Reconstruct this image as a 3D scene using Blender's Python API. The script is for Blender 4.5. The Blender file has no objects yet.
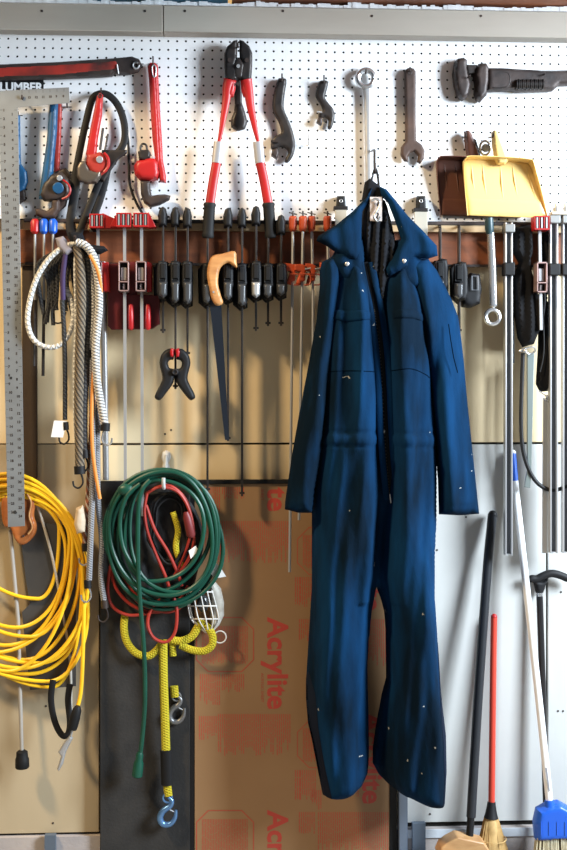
import bpy, math, random
import numpy as np
from mathutils import Vector, Matrix
from mathutils.geometry import delaunay_2d_cdt

SC = bpy.context.scene
COL = SC.collection
PI = math.pi
# ------------------------------------------------------------------ survey of the place
F = 1180.0; D = 3.45; YAW = math.radians(3.0); V0 = 380.0; H = 1.41
CY, SY = math.cos(YAW), math.sin(YAW)

def P(u, v, d=0.0):
    """a point measured on the photo, standing d metres in front of the wall"""
    a = (u - 283.5) / F; b = (V0 - v) / F
    dx = SY + CY * a; dy = CY - SY * a
    t = (D - d) / dy
    return Vector((dx * t, -d, H + b * t))

K = 0.00292          # metres per pixel on the wall

# ------------------------------------------------------------------ mesh collector
class MB:
    def __init__(s):
        s.v = []; s.f = []; s.uv = []
    def add(s, vs, fs, uvs=None):
        o = len(s.v)
        s.v += [Vector(p) for p in vs]
        for i, f in enumerate(fs):
            s.f.append([o + k for k in f]); s.uv.append(uvs[i] if uvs else None)
        return s
    def box(s, x0, x1, y0, y1, z0, z1, M=None):
        vs = [Vector((x, y, z)) for x in (x0, x1) for y in (y0, y1) for z in (z0, z1)]
        if M: vs = [M @ p for p in vs]
        return s.add(vs, [(0,1,3,2),(4,6,7,5),(0,4,5,1),(2,3,7,6),(0,2,6,4),(1,5,7,3)])
    def pbox(s, u0, u1, v0, v1, d0, d1, ref=None):
        r = d1 if ref is None else ref
        a = P(u0, v1, r); b = P(u1, v0, r)
        return s.box(a.x, b.x, -d1, -d0, a.z, b.z)
    def prism(s, pts, d0, d1, ref=None):
        r = (d0 + d1) / 2 if ref is None else ref
        q = [P(u, v, r) for u, v in pts]
        ar = sum(q[i].x * q[(i+1) % len(q)].z - q[(i+1) % len(q)].x * q[i].z for i in range(len(q)))
        if ar < 0: q.reverse()
        n = len(q)
        vs = [Vector((p.x, -d1, p.z)) for p in q] + [Vector((p.x, -d0, p.z)) for p in q]
        fs = [tuple(range(n)), tuple(reversed(range(n, 2*n)))]
        for i in range(n):
            j = (i + 1) % n
            fs.append((i, i + n, j + n, j))
        return s.add(vs, fs)
    def tube(s, pts, r, seg=8, closed=False, flat=1.0, caps=True, upv=None):
        """pts world vectors; r radius or list; flat = thickness ratio along the view depth"""
        n = len(pts)
        if n < 2: return s
        tan = []
        for i in range(n):
            if closed: t = pts[(i+1) % n] - pts[i-1]
            else: t = pts[min(i+1, n-1)] - pts[max(i-1, 0)]
            if t.length < 1e-9: t = Vector((0,0,1))
            tan.append(t.normalized())
        if flat != 1.0 or upv is not None:
            ref = upv or Vector((0, 1, 0))
            nor = []
            for t in tan:
                b = ref - t * ref.dot(t)
                if b.length < 1e-3: b = Vector((1,0,0)) - t * t.x
                nor.append(b.normalized())
        else:
            a = Vector((0,1,0)) if abs(tan[0].y) < .9 else Vector((1,0,0))
            b = (a - tan[0]*a.dot(tan[0])).normalized(); nor = [b]
            for i in range(1, n):
                b = nor[-1] - tan[i]*nor[-1].dot(tan[i])
                nor.append(b.normalized() if b.length > 1e-6 else nor[-1])
        vs = []; L = 0; Ls = []
        for i in range(n):
            if i: L += (pts[i]-pts[i-1]).length
            Ls.append(L)
            ri = r[i] if isinstance(r, (list, tuple)) else r
            c = tan[i].cross(nor[i])
            for k in range(seg):
                a = 2*PI*k/seg
                vs.append(pts[i] + nor[i]*(math.cos(a)*ri*flat) + c*(math.sin(a)*ri))
        fs = []; uv = []
        m = n if closed else n-1
        for i in range(m):
            j = (i+1) % n
            l0 = Ls[i]; l1 = Ls[j] if j else Ls[-1] + (pts[0]-pts[-1]).length
            for k in range(seg):
                k2 = (k+1) % seg
                fs.append((i*seg+k, i*seg+k2, j*seg+k2, j*seg+k))
                uv.append(((k/seg, l0), ((k+1)/seg, l0), ((k+1)/seg, l1), (k/seg, l1)))
        if caps and not closed:
            fs.append(tuple(reversed(range(seg)))); uv.append(tuple((0, 0) for _ in range(seg)))
            fs.append(tuple(range((n-1)*seg, n*seg))); uv.append(tuple((0, L) for _ in range(seg)))
        return s.add(vs, fs, uv)
    def ball(s, c, r, sx=1, sy=1, sz=1, n=10, m=14):
        c = Vector(c); vs = [c + Vector((0,0,r*sz))]; fs = []
        for i in range(1, n):
            a = PI*i/n
            for k in range(m):
                b = 2*PI*k/m
                vs.append(c + Vector((r*sx*math.sin(a)*math.cos(b), r*sy*math.sin(a)*math.sin(b), r*sz*math.cos(a))))
        vs.append(c - Vector((0,0,r*sz)))
        for k in range(m): fs.append((0, 1+k, 1+(k+1) % m))
        for i in range(n-2):
            for k in range(m):
                a = 1+i*m+k; b = 1+i*m+(k+1) % m
                fs.append((a, a+m, b+m, b))
        e = len(vs)-1
        for k in range(m): fs.append((e, 1+(n-2)*m+(k+1) % m, 1+(n-2)*m+k))
        return s.add(vs, fs)
    def pillow(s, pts, back, T, w, e=0.001, Tb=0.0, res=None, ref=None, fold=None, sub=True, lay=False):
        """outline in photo pixels -> a solid with a rounded front of thickness T, flat or rounded back"""
        ref = back + T*.5 if ref is None else ref
        if res is None: res = max(.9, min(3.0, w*.45))
        B = []
        n = len(pts)
        for i in range(n):
            a = np.array(pts[i], float); b = np.array(pts[(i+1) % n], float)
            k = max(1, int(math.ceil(np.linalg.norm(b-a)/res))) if sub else 1
            for j in range(k): B.append(a + (b-a)*j/k)
        B = np.array(B); nb = len(B)
        P2 = np.roll(B, -1, 0); seg = P2 - B; sl = (seg**2).sum(1) + 1e-12
        def dist(q):
            t = np.clip(((q[:, None, :]-B[None])*seg[None]).sum(2)/sl[None], 0, 1)
            pr = B[None] + t[..., None]*seg[None]
            return np.sqrt(((q[:, None, :]-pr)**2).sum(2)).min(1)
        def inside(q):
            c = np.zeros(len(q), bool)
            for a, b in zip(B, P2):
                if a[1] == b[1]: continue
                m = ((a[1] > q[:, 1]) != (b[1] > q[:, 1])) & (q[:, 0] < (b[0]-a[0])*(q[:, 1]-a[1])/(b[1]-a[1]) + a[0])
                c ^= m
            return c
        gx, gy = np.meshgrid(np.arange(B[:,0].min(), B[:,0].max()+res, res), np.arange(B[:,1].min(), B[:,1].max()+res, res*.87))
        gx[1::2] += res/2
        G = np.stack([gx.ravel(), gy.ravel()], 1)
        G = G[inside(G)]
        if len(G): G = G[dist(G) > res*.45]
        allp = np.vstack([B, G]) if len(G) else B
        r = delaunay_2d_cdt([Vector((float(a), float(b))) for a, b in allp], [(i, (i+1) % nb) for i in range(nb)], [], 1, 1e-5)
        V = np.array([[q.x, q.y] for q in r[0]]); T3 = [list(t) for t in r[2]]
        cen = np.array([V[t].mean(0) for t in T3]); ok = inside(cen)
        T3 = [t for t, o in zip(T3, ok) if o]
        d = dist(V); x = np.clip(d/w, 0, 1); pr = np.sqrt(np.clip(1-(1-x)**2, 0, 1))
        fr = []; bk = []
        for (u, v), p_ in zip(V, pr):
            q = P(float(u), float(v), ref)
            fo = fold(float(u), float(v))*(1 if lay else p_) if fold else 0
            fr.append(Vector((q.x, -(back+e+T*p_+fo), q.z)))
            bk.append(Vector((q.x, -(back-Tb*p_), q.z)))
        N = len(V); fs = []
        cnt = {}
        for t in T3:
            a, b, c = t
            ar = (fr[b].x-fr[a].x)*(fr[c].z-fr[a].z)-(fr[c].x-fr[a].x)*(fr[b].z-fr[a].z)
            if ar < 0: a, b, c = a, c, b
            fs.append((a, b, c)); fs.append((a+N, c+N, b+N))
            for x_, y_ in ((a, b), (b, c), (c, a)): cnt[(x_, y_)] = 1
        for (x_, y_) in list(cnt):
            if (y_, x_) not in cnt: fs.append((y_, x_, x_+N, y_+N))
        return s.add(fr + bk, fs)
    def lathe(s, axis0, axis1, prof, seg=16):
        """prof: (t along axis 0..1, radius)"""
        a = Vector(axis0); b = Vector(axis1)
        return s.tube([a + (b-a)*t for t, _ in prof], [max(r, 1e-4) for _, r in prof], seg, upv=Vector((.3, .9, .2)))

def cr(pts, n=6, closed=False):
    """Catmull-Rom through tuples (any dimension)"""
    p = [np.array(q, float) for q in pts]; m = len(p); out = []
    rng = range(m) if closed else range(m-1)
    for i in rng:
        if closed: a, b, c, d = p[i-1], p[i], p[(i+1) % m], p[(i+2) % m]
        else: a, b, c, d = p[max(i-1, 0)], p[i], p[i+1], p[min(i+2, m-1)]
        for k in range(n):
            t = k/n
            out.append(.5*((2*b)+(-a+c)*t+(2*a-5*b+4*c-d)*t*t+(-a+3*b-3*c+d)*t**3))
    if not closed: out.append(p[-1])
    return out
def path(pts, n=6, closed=False, d=None):
    q = [(a[0], a[1], a[2] if len(a) > 2 else d) for a in pts]
    return [P(*t) for t in cr(q, n, closed)]
def ring_loop(tu,tv,ru,rv,bu,bv,lu,lv,d,dd=.006,n=14,ph=0,wob=0):
    out=[]
    for (cu,cv,eu,ev,q) in ((tu,rv,ru,tv,0),(bu,rv,ru,bv,1),(bu,lv,lu,bv,2),(tu,lv,lu,tv,3)):
        for i in range(n):
            t=i/n*PI/2
            if q==0: u,v=cu+(eu-cu)*math.sin(t),cv+(ev-cv)*math.cos(t)
            elif q==1: u,v=cu+(eu-cu)*math.cos(t),cv+(ev-cv)*math.sin(t)
            elif q==2: u,v=cu+(eu-cu)*math.sin(t),cv+(ev-cv)*math.cos(t)
            else: u,v=cu+(eu-cu)*math.cos(t),cv+(ev-cv)*math.sin(t)
            an=(q+i/n)*PI/2
            out.append(P(u+wob*math.sin(3*an+ph),v+wob*math.cos(2*an+ph*1.7),d+dd*math.sin(2*an+ph)))
    return out
def smooth2(pts, n=4): return [tuple(t) for t in cr(pts, n, True)]
def circ(u, v, r, n=20, ry=None): return [(u+r*math.cos(2*PI*i/n), v+(ry or r)*math.sin(2*PI*i/n)) for i in range(n)]

# ------------------------------------------------------------------ materials
MATS = {}
def mat(name, col, rough=.6, metal=0, col2=None, nscale=20, bump=0, bscale=80, spec=.5, sheen=0, coat=0, stretch=None, mixlo=.35, mixhi=.7):
    if name in MATS: return MATS[name]
    m = bpy.data.materials.new(name); m.use_nodes = True; MATS[name] = m
    nt = m.node_tree; b = nt.nodes['Principled BSDF']
    b.inputs['Base Color'].default_value = (*col, 1); b.inputs['Roughness'].default_value = rough
    b.inputs['Metallic'].default_value = metal; b.inputs['Specular IOR Level'].default_value = spec
    if sheen: b.inputs['Sheen Weight'].default_value = sheen
    if coat: b.inputs['Coat Weight'].default_value = coat
    tc = nt.nodes.new('ShaderNodeTexCoord'); src = tc.outputs['Object']
    if stretch:
        mp = nt.nodes.new('ShaderNodeMapping'); mp.inputs['Scale'].default_value = stretch
        nt.links.new(src, mp.inputs['Vector']); src = mp.outputs['Vector']
    if col2:
        n = nt.nodes.new('ShaderNodeTexNoise'); n.inputs['Scale'].default_value = nscale; n.inputs['Detail'].default_value = 6
        r = nt.nodes.new('ShaderNodeValToRGB')
        r.color_ramp.elements[0].position = mixlo; r.color_ramp.elements[0].color = (*col, 1)
        r.color_ramp.elements[1].position = mixhi; r.color_ramp.elements[1].color = (*col2, 1)
        nt.links.new(src, n.inputs['Vector']); nt.links.new(n.outputs['Fac'], r.inputs['Fac']); nt.links.new(r.outputs['Color'], b.inputs['Base Color'])
    if bump:
        n2 = nt.nodes.new('ShaderNodeTexNoise'); n2.inputs['Scale'].default_value = bscale; n2.inputs['Detail'].default_value = 4
        bp = nt.nodes.new('ShaderNodeBump'); bp.inputs['Strength'].default_value = bump; bp.inputs['Distance'].default_value = .002
        nt.links.new(src, n2.inputs['Vector']); nt.links.new(n2.outputs['Fac'], bp.inputs['Height']); nt.links.new(bp.outputs['Normal'], b.inputs['Normal'])
    return m
def rope_mat(name, c1, c2, ku=2, kv=90, thr=.5, rough=.8, twist=1.0):
    """braided cord: stripes winding along the tube's UV"""
    if name in MATS: return MATS[name]
    m = mat(name, c1, rough); nt = m.node_tree; b = nt.nodes['Principled BSDF']
    uv = nt.nodes.new('ShaderNodeUVMap'); sp = nt.nodes.new('ShaderNodeSeparateXYZ'); nt.links.new(uv.outputs[0], sp.inputs[0])
    def math_(op, a, bb=None):
        n = nt.nodes.new('ShaderNodeMath'); n.operation = op
        for i, x in enumerate((a, bb)):
            if x is None: continue
            if isinstance(x, (int, float)): n.inputs[i].default_value = x
            else: nt.links.new(x, n.inputs[i])
        return n.outputs[0]
    u6 = math_('MULTIPLY', sp.outputs[0], 2*PI*ku); v6 = math_('MULTIPLY', sp.outputs[1], 2*PI*kv)
    s1 = math_('SINE', math_('ADD', u6, math_('MULTIPLY', v6, twist)))
    s2 = math_('SINE', math_('SUBTRACT', u6, v6))
    h = math_('MAXIMUM', s1, s2) if ku > 1 else s1
    f = math_('GREATER_THAN', s1, thr)
    mx = nt.nodes.new('ShaderNodeMix'); mx.data_type = 'RGBA'
    mx.inputs[6].default_value = (*c1, 1); mx.inputs[7].default_value = (*c2, 1)
    nt.links.new(f, mx.inputs[0]); nt.links.new(mx.outputs[2], b.inputs['Base Color'])
    bp = nt.nodes.new('ShaderNodeBump'); bp.inputs['Strength'].default_value = .8; bp.inputs['Distance'].default_value = .0012
    nt.links.new(h, bp.inputs['Height']); nt.links.new(bp.outputs['Normal'], b.inputs['Normal'])
    return m

# ------------------------------------------------------------------ objects
def tag(o, label=None, cat=None, group=None, kind=None):
    if label: o['label'] = label
    if cat: o['category'] = cat
    if group: o['group'] = group
    if kind: o['kind'] = kind
    return o
def mk(name, mb, m, parent=None, org=None, bevel=0, label=None, ang=38, seg=2, smooth=True):
    me = bpy.data.meshes.new(name)
    if org is None:
        if parent is not None: org = Vector(parent['_o'])
        else:
            xs = [p.x for p in mb.v]; ys = [p.y for p in mb.v]; zs = [p.z for p in mb.v]
            org = Vector(((min(xs)+max(xs))/2, (min(ys)+max(ys))/2, min(zs)))
    org = Vector(org)
    me.from_pydata([p-org for p in mb.v], [], mb.f)
    if any(u for u in mb.uv):
        ul = me.uv_layers.new(name='UVMap'); i = 0
        for f, u in zip(mb.f, mb.uv):
            for k in range(len(f)):
                ul.data[i].uv = u[k] if u else (0, 0)
                i += 1
    me.validate(); me.update()
    if smooth:
        me.polygons.foreach_set('use_smooth', [True]*len(me.polygons))
        me.set_sharp_from_angle(angle=math.radians(ang))
    me.materials.append(m)
    o = bpy.data.objects.new(name, me); COL.objects.link(o)
    if parent is not None:
        o.parent = parent
    else: o.location = org
    o['_o'] = tuple(org)
    if label: o['label'] = label
    if bevel:
        b = o.modifiers.new('bevel', 'BEVEL'); b.width = bevel; b.segments = seg; b.limit_method = 'ANGLE'; b.angle_limit = math.radians(35)
    return o
def thing(name, label, cat, loc, group=None):
    o = bpy.data.objects.new(name, None); COL.objects.link(o); o.location = loc; o.empty_display_size = .05
    o['_o'] = tuple(loc)
    return tag(o, label, cat, group)
def one(name, mb, m, label, cat, group=None, **k):
    return tag(mk(name, mb, m, **k), label, cat, group)
def struct(name, mb, m, **k):
    return tag(mk(name, mb, m, **k), kind='structure')
def text_mb(body, size, xf, ext=0.0002, spacing=1.0, bold=0):
    cu = bpy.data.curves.new('t', 'FONT'); cu.body = body; cu.size = size; cu.extrude = ext; cu.resolution_u = 3
    cu.space_character = spacing; cu.offset = bold
    o = bpy.data.objects.new('t', cu); COL.objects.link(o); bpy.context.view_layer.update()
    me = bpy.data.meshes.new_from_object(o.evaluated_get(bpy.context.evaluated_depsgraph_get()))
    mb = MB(); mb.add([xf @ p.co for p in me.vertices], [tuple(f.vertices) for f in me.polygons])
    bpy.data.objects.remove(o); bpy.data.curves.remove(cu); bpy.data.meshes.remove(me)
    return mb
R_ = random.Random(7)
# ================================================================== materials used
white_peg = mat('white pegboard paint', (.86,.86,.86), .5, bump=.1, bscale=200, col2=(.80,.79,.77), nscale=3, mixlo=.45, mixhi=.9)
dark = mat('dark backing', (.02,.018,.015), .9)
cream = mat('cream painted plywood', (.86,.69,.43), .55, col2=(.77,.59,.34), nscale=2.2, bump=.12, bscale=30, mixlo=.4, mixhi=.8)
cream2 = mat('pale painted plywood', (.60,.60,.57), .6, col2=(.52,.515,.49), nscale=2.6, bump=.12, bscale=30, mixlo=.45, mixhi=.8)
ply = mat('stained raw plywood', (.50,.40,.255), .65, col2=(.38,.30,.185), nscale=2.5, bump=.2, bscale=25, stretch=(1,1,.35), mixlo=.4, mixhi=.75)
redwood = mat('red brown timber', (.28,.085,.03), .6, col2=(.12,.038,.016), nscale=6, bump=.3, bscale=40, stretch=(.5,1,4))
palewood = mat('pale rack timber', (.50,.36,.20), .6, col2=(.33,.22,.12), nscale=8, bump=.2, stretch=(1,1,5))
beamm = mat('weathered grey white beam paint', (.44,.40,.34), .6, col2=(.33,.29,.24), nscale=3.5, bump=.3, bscale=30, stretch=(.3,1,1.5))
whitepaint = mat('flaking white paint', (.72,.74,.76), .7, bump=.6, bscale=60)
concrete = mat('dusty concrete', (.32,.30,.27), .85, col2=(.22,.20,.18), nscale=8, bump=.3)
brick = mat('pinkish masonry', (.50,.36,.31), .85, col2=(.36,.27,.24), nscale=6, bump=.5)
black = mat('matte black plastic', (.006,.006,.007), .6, bump=.08, spec=.35)
blackr = mat('black rubber', (.006,.006,.0065), .65, spec=.3)
blackmetal = mat('oiled black steel', (.016,.014,.014), .45, .3, col2=(.045,.035,.03), nscale=25, bump=.2, bscale=90)
darkiron = mat('dark worn iron', (.026,.020,.019), .5, .3, col2=(.065,.045,.038), nscale=18, bump=.4, bscale=70)
rust = mat('brown rusty steel', (.085,.048,.034), .6, .2, col2=(.035,.022,.018), nscale=14, bump=.4)
steel = mat('bright steel', (.52,.52,.52), .4, .6, bump=.05, bscale=150)
chrome = mat('polished chrome', (.58,.58,.58), .25, .8)
alu = mat('brushed aluminium', (.50,.52,.54), .4, .6, col2=(.62,.62,.62), nscale=8, stretch=(4,4,.2))
ruler = mat('dull ruler steel', (.29,.31,.32), .45, .4, col2=(.23,.24,.245), nscale=10)
red = mat('red enamel', (.46,.012,.012), .42, col2=(.32,.010,.010), nscale=12)
redworn = mat('worn red enamel', (.36,.03,.02), .45, col2=(.035,.02,.018), nscale=9, bump=.3, mixlo=.5, mixhi=.72)
redplastic = mat('red plastic grip', (.40,.008,.010), .4)
blue_en = mat('blue enamel', (.008,.085,.20), .45, col2=(.006,.05,.12), nscale=15)
orange_en = mat('orange enamel', (.52,.075,.02), .45, col2=(.36,.05,.015), nscale=15)
yellowp = mat('yellow plastic', (.84,.58,.20), .38, bump=.05)
brownp = mat('brown plastic', (.13,.05,.033), .4, bump=.05)
handlew = mat('golden saw handle wood', (.62,.31,.11), .45, col2=(.42,.18,.06), nscale=14, bump=.15, stretch=(1,1,4))
handleo = mat('orange varnished wood', (.50,.16,.04), .4, col2=(.28,.08,.02), nscale=10, stretch=(1,1,3))
white = mat('white plastic', (.80,.81,.82), .4)
tagm = mat('white card', (.80,.79,.76), .7)
bluep = mat('blue plastic', (.012,.10,.55), .35)
darkpanel = mat('charcoal panel', (.018,.0175,.0175), .8, col2=(.032,.030,.028), nscale=12, bump=.5, bscale=120)
paper = mat('brown masking paper', (.34,.20,.095), .6, col2=(.28,.155,.07), nscale=2.5, bump=.05, bscale=20)
redink = mat('faded red print', (.50,.06,.04), .6)
redink2 = mat('fine red print', (.47,.085,.045), .6)
greygrey = mat('blue grey board', (.10,.13,.17), .5)

# ================================================================== setting
def wbox(u0, u1, v0, v1, d0, d1): return MB().pbox(u0, u1, v0, v1, d0, d1, ref=0)
X0, X1 = -3.2, 3.4
ZC = 3.6
wb = MB().box(X0, X1, .012, .12, 0, ZC)
wall = struct('wall_back', wb, dark)
wall.location = wall.location
def wpanel(u0, u1, v0, v1, m, d1=0.0, x0=None, x1=None, d0=-.012):
    a = P(u0, v1, 0); b = P(u1, v0, 0)
    xa = a.x if x0 is None else x0; xb = b.x if x1 is None else x1
    mb = MB().box(xa, xb, -d1, -d0, a.z, b.z)
    return mk('panel', mb, m, wall, bevel=.0015)
wpanel(0, 600, -300, 443.6, cream, x0=X0, x1=X1)
wpanel(0, 99, 444.4, 834, ply, x0=X0)
wpanel(100, 398, 444.4, 833, cream)
wpanel(399, 546, 444.4, 823, cream2)
wpanel(548, 600, 444.4, 822, cream2, x1=X1)
# nails in the panels
nm = MB()
for u, v in ((165,434),(171,430),(53,823),(46,706),(466,517),(437,550),(430,814),(558,711),(563,711),(561,592),(46,562),(462,470)):
    q = P(u, v, 0); nm.tube([q, q+Vector((0,-.0012,0))], .003, 8)
mk('nail', nm, darkiron, wall)
# masonry foot under the panels and timber sill blocks
a = P(0, 835, 0)
struct('wall_foot', MB().box(X0, X1, -.012, .011, 0, a.z-.004), mat('foot masonry', (.52,.45,.40), .85, col2=(.36,.33,.33), nscale=5, bump=.5))
struct('baseboard_back', MB().box(P(399,0,.01).x, X1, -.016, -.0125, P(0,846,.01).z, a.z-.004), mat('pale blue white sill paint', (.62,.66,.70), .6, bump=.4))
for i, (u0, u1) in enumerate(((45, 56), (412, 425))):
    a = P(u0, 862, .02); b = P(u1, 834 if u0 < 100 else 822, .02)
    struct('trim_%d' % (i+3), MB().box(a.x, b.x, -.03, -.0125, 0, b.z), greygrey)
struct('floor', MB().box(X0, X1, -5.5, .12, -.1, 0), concrete)
# header beam with flaking top edge and what lies over it
bz0 = P(0, 33, .06).z
def sloped(u0, u1, v0a, v1a, v0b, v1b, d0, d1):
    mb = MB()
    q = [P(u0, v1a, d1), P(u1, v1b, d1), P(u1, v0b, d1), P(u0, v0a, d1)]
    vs = [Vector((p.x, -d1, p.z)) for p in q]+[Vector((p.x, -d0, p.z)) for p in q]
    return mb.add(vs, [(0,1,2,3),(7,6,5,4),(0,4,5,1),(1,5,6,2),(2,6,7,3),(3,7,4,0)])
zb = P(283, 33.8, .08).z; zt = P(283, 7.2, .08).z
xs = P(163, 20, .08).x
struct('trim_1', MB().box(X0, xs-.001, -.08, -.031, zb, zt), beamm, bevel=.002)
struct('trim_2', MB().box(xs+.001, X1, -.08, -.031, zb, zt), beamm, bevel=.002)
bn = MB()
for u in (42, 145, 185, 283, 372, 481):
    q = P(u, 11 if u < 300 else 16, .08); bn.tube([q, q+Vector((0,-.0015,0))], .0035, 8)
q = None
bs = thing('beam_screws', 'row of small dark screw heads in the header beam', 'screws', P(200, 14, .081))
bpy.data.objects.remove(bs)
tag(mk('screw_head', bn, darkiron), kind='structure')
# loft shelf resting on the beam
mbw = MB(); n = 160
prev = None
xa, xb = P(-60, 0, .08).x, P(640, 0, .08).x
for i in range(n):
    x = xa + (xb-xa)*i/n; w = (xb-xa)/n
    h = .006 + .006*R_.random() + (.004 if i % 23 < 6 else 0)
    mbw.box(x, x+w*1.02, -.083-.003*R_.random(), -.032, zt, zt+h)
struct('trim_5', mbw, whitepaint)
rusty = mat('rust orange loft plank', (.36,.13,.06), .6, col2=(.14,.06,.04), nscale=5, bump=.4, stretch=(.6,1,3))
mb = MB().box(P(232,0,.08).x, X1, -.55, -.031, zt+.017, zt+.055)
one('loft_plank', mb, rusty, 'rusty red brown plank lying on the beam along the top edge', 'plank', bevel=.002)
mb = MB().box(P(62,0,.08).x, P(228,0,.08).x, -.35, -.031, zt+.017, zt+.045)
one('loft_board', mb, mat('faded blue board', (.10,.28,.42), .5), 'faded blue board lying on the beam left of the red plank', 'board', bevel=.002)
mb = MB().box(X0, P(58,0,.08).x, -.35, -.031, zt+.017, zt+.05)
one('loft_board', mb, whitepaint, 'white painted board lying on the beam at the far left', 'board', bevel=.002)

# pegboard with real holes
PG = .0254
c0 = P(8.2, 38.6, .03)
nx0, nx1 = -10, 78; nzr = 0
z_top = zb; z_bot = P(283, 220.5, .03).z
pm = MB(); vs = []; fs = []
y0, y1 = -.030, -.0275
S8 = 8
cells_z = int((c0.z - z_bot)/PG)
zmin = c0.z - (cells_z+.5)*PG
if zmin < z_bot: zmin = z_bot
for ix in range(nx0, nx1):
    for iz in range(-1, cells_z+1):
        cx = c0.x + ix*PG; cz = c0.z - iz*PG
        xl, xr = cx-PG/2, cx+PG/2; zl, zh = cz-PG/2, cz+PG/2
        if iz == -1: zh = max(z_top+.01, zl+.004)
        if iz == cells_z: zl = z_bot
        hole = (iz >= 0)
        o = len(vs)
        sq = [(xr, cz), (xr, zh), (cx, zh), (xl, zh), (xl, cz), (xl, zl), (cx, zl), (xr, zl)]
        if not hole or cz-.004 < zl:
            vs += [Vector((x, y0, z)) for x, z in sq]
            fs.append(tuple(range(o+7, o-1, -1))); continue
        r = .0034
        ring = [(cx+r*math.cos(PI/4*k), cz+r*math.sin(PI/4*k)) for k in range(8)]
        vs += [Vector((x, y0, z)) for x, z in sq] + [Vector((x, y0, z)) for x, z in ring] + [Vector((x, y1, z)) for x, z in ring]
        for k in range(8):
            k2 = (k+1) % 8
            fs.append((o+k, o+8+k, o+8+k2, o+k2))
            fs.append((o+8+k, o+16+k, o+16+k2, o+8+k2))
xL = c0.x+(nx0-.5)*PG; xR = c0.x+(nx1-.5)*PG
pm.add(vs, fs)
pm.box(xL, xR, y1, y1+.0002, z_bot, z_bot+.0001)
peg = thing('pegboard', 'white perforated pegboard covering the upper wall', 'pegboard', Vector((0, -.03, z_bot)))
mk('perforated_sheet', pm, white_peg, peg, smooth=False)
bb = MB().box(xL, xR, -.0270, -.0035, z_bot, z_top+.01)
mk('backing_board', bb, dark, peg, label='dark board behind the holes')
eb = MB().box(xL, xR, -.0299, -.017, z_bot-.0015, z_bot)
mk('bottom_edge', eb, darkiron, peg)

# red brown rail and pale slotted clamp rack
one('timber_rail', MB().box(P(18,0,0).x, X1-.5, -.03, -.0005, P(283,264,.03).z, P(283,231,.03).z), redwood,
    'red brown timber rail fixed across the wall behind the clamps', 'rail', bevel=.002)
rk = thing('clamp_rack', 'pale timber clamp rack with dark top edge below the pegboard', 'rack', P(283, 231, .06))
mk('shelf', MB().box(P(24,0,.05).x, P(620,0,.05).x, -.052, -.0305, P(283,231,.05).z, P(283,224,.05).z), palewood, rk, bevel=.001)
mk('top_strip', MB().box(P(24,0,.05).x, P(620,0,.05).x, -.056, -.0305, P(283,223.9,.05).z, P(283,220.5,.05).z), darkiron, rk, bevel=.001)
mk('bottom_strip', MB().box(P(24,0,.05).x, P(620,0,.05).x, -.036, -.0305, P(283,266,.035).z, P(283,263.5,.035).z), darkiron, rk)

def hook(u, v, d=.075, what='', up=.012):
    a = P(u, v, .024); b = P(u, v, d)
    q = [a, b+Vector((0,.006,0)), b+Vector((0,.001,.003)), b+Vector((0,-.001,up))]
    mb = MB().tube(q, .0022, 6)
    mb.tube([P(u, v, .0305)+Vector((-.013,-.001,0)), P(u, v, .0305)+Vector((.013,-.001,0))], .0013, 6)
    one('peg_hook', mb, darkiron, 'small steel peg hook holding ' + what, 'hook', 'peg hooks on the pegboard')

# ================================================================== leaning sheets
gap = .002
zt_ = P(240, 484, .03).z
sh = thing('acrylic_sheet', 'brown paper covered acrylic sheet with red Acrylite print', 'sheet', Vector((P(290,0,.03).x, -.025, 0)))
xa, xb = P(194.5, 0, .028).x, P(389.5, 0, .028).x
mk('paper_face', MB().box(xa, xb, -.028, -.014, 0, zt_), paper, sh, bevel=.0008)
def rt(body, u, v, size, m, nm, bold=0):
    q = P(u, v, .028)
    xf = Matrix.Translation(Vector((q.x, -.0283, q.z))) @ Matrix.Rotation(PI/2, 4, 'Y') @ Matrix.Rotation(PI/2, 4, 'X')
    mk(nm, text_mb(body, size, xf, .0001, bold=bold), m, sh, smooth=False)
for (u, v) in ((268, 425), (268, 618), (268, 811), (363, 520), (363, 713)):
    vv = v
    body = 'Acrylite'
    if v == 425: body = 'te'; vv = 488
    if v == 811: body = 'Acryl'
    rt(body, u, vv, .083, redink, 'brand_print', .0022)
    if v not in (811, ): rt('ACRYLIC SHEET' if v != 425 else 'SHEET', u-7, (v+55) if v != 425 else 489, .012, redink2, 'small_print')
def lines(u0, u1, v0, v1, pitch=2.1, rag=.3, seed=0, hor=False):
    rr = random.Random(seed); mb = MB(); u = u0
    while u < u1:
        L = v1 - v0; e = v1 - (rr.random()**2)*L*rag; v = v0
        w = .9 if pitch > 1.7 else .7
        while v < e:
            l = min(rr.uniform(3, 9), e-v)
            a = P(u, v+l, .028); b = P(u+w, v, .028)
            mb.add([(a.x,-.0283,a.z),(b.x,-.0283,a.z),(b.x,-.0283,b.z),(a.x,-.0283,b.z)], [(0,1,2,3)])
            v += l + rr.uniform(.5, 1.1)
        u += pitch
    o = mk('print_block', mb, redink2, sh, smooth=False)
k = 0
for off in (-193, 0, 193):
    for (u0, u1, v0, v1) in ((200, 220, 674, 705), (222, 245, 674, 692), (218, 290, 714, 756), (199, 216, 716, 740)):
        v0_, v1_ = v0+off, v1+off
        if v0_ < 487: v0_ = 487
        if v1_ < 492 or v0_ > 850: continue
        k += 1; lines(u0, u1, v0_, v1_, seed=k, rag=.45)
    for (u0, u1, v0, v1) in ((300, 316, 770, 800), (312, 322, 790, 812), (299, 314, 812, 834), (318, 388, 812, 860), (295, 300, 770, 800)):
        v0_, v1_ = v0+off, v1+off
        if v1_ < 492 or v0_ > 850: continue
        k += 1; lines(max(u0, 292), min(u1, 388), max(v0_, 487), v1_, seed=k, rag=.4)
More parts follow.
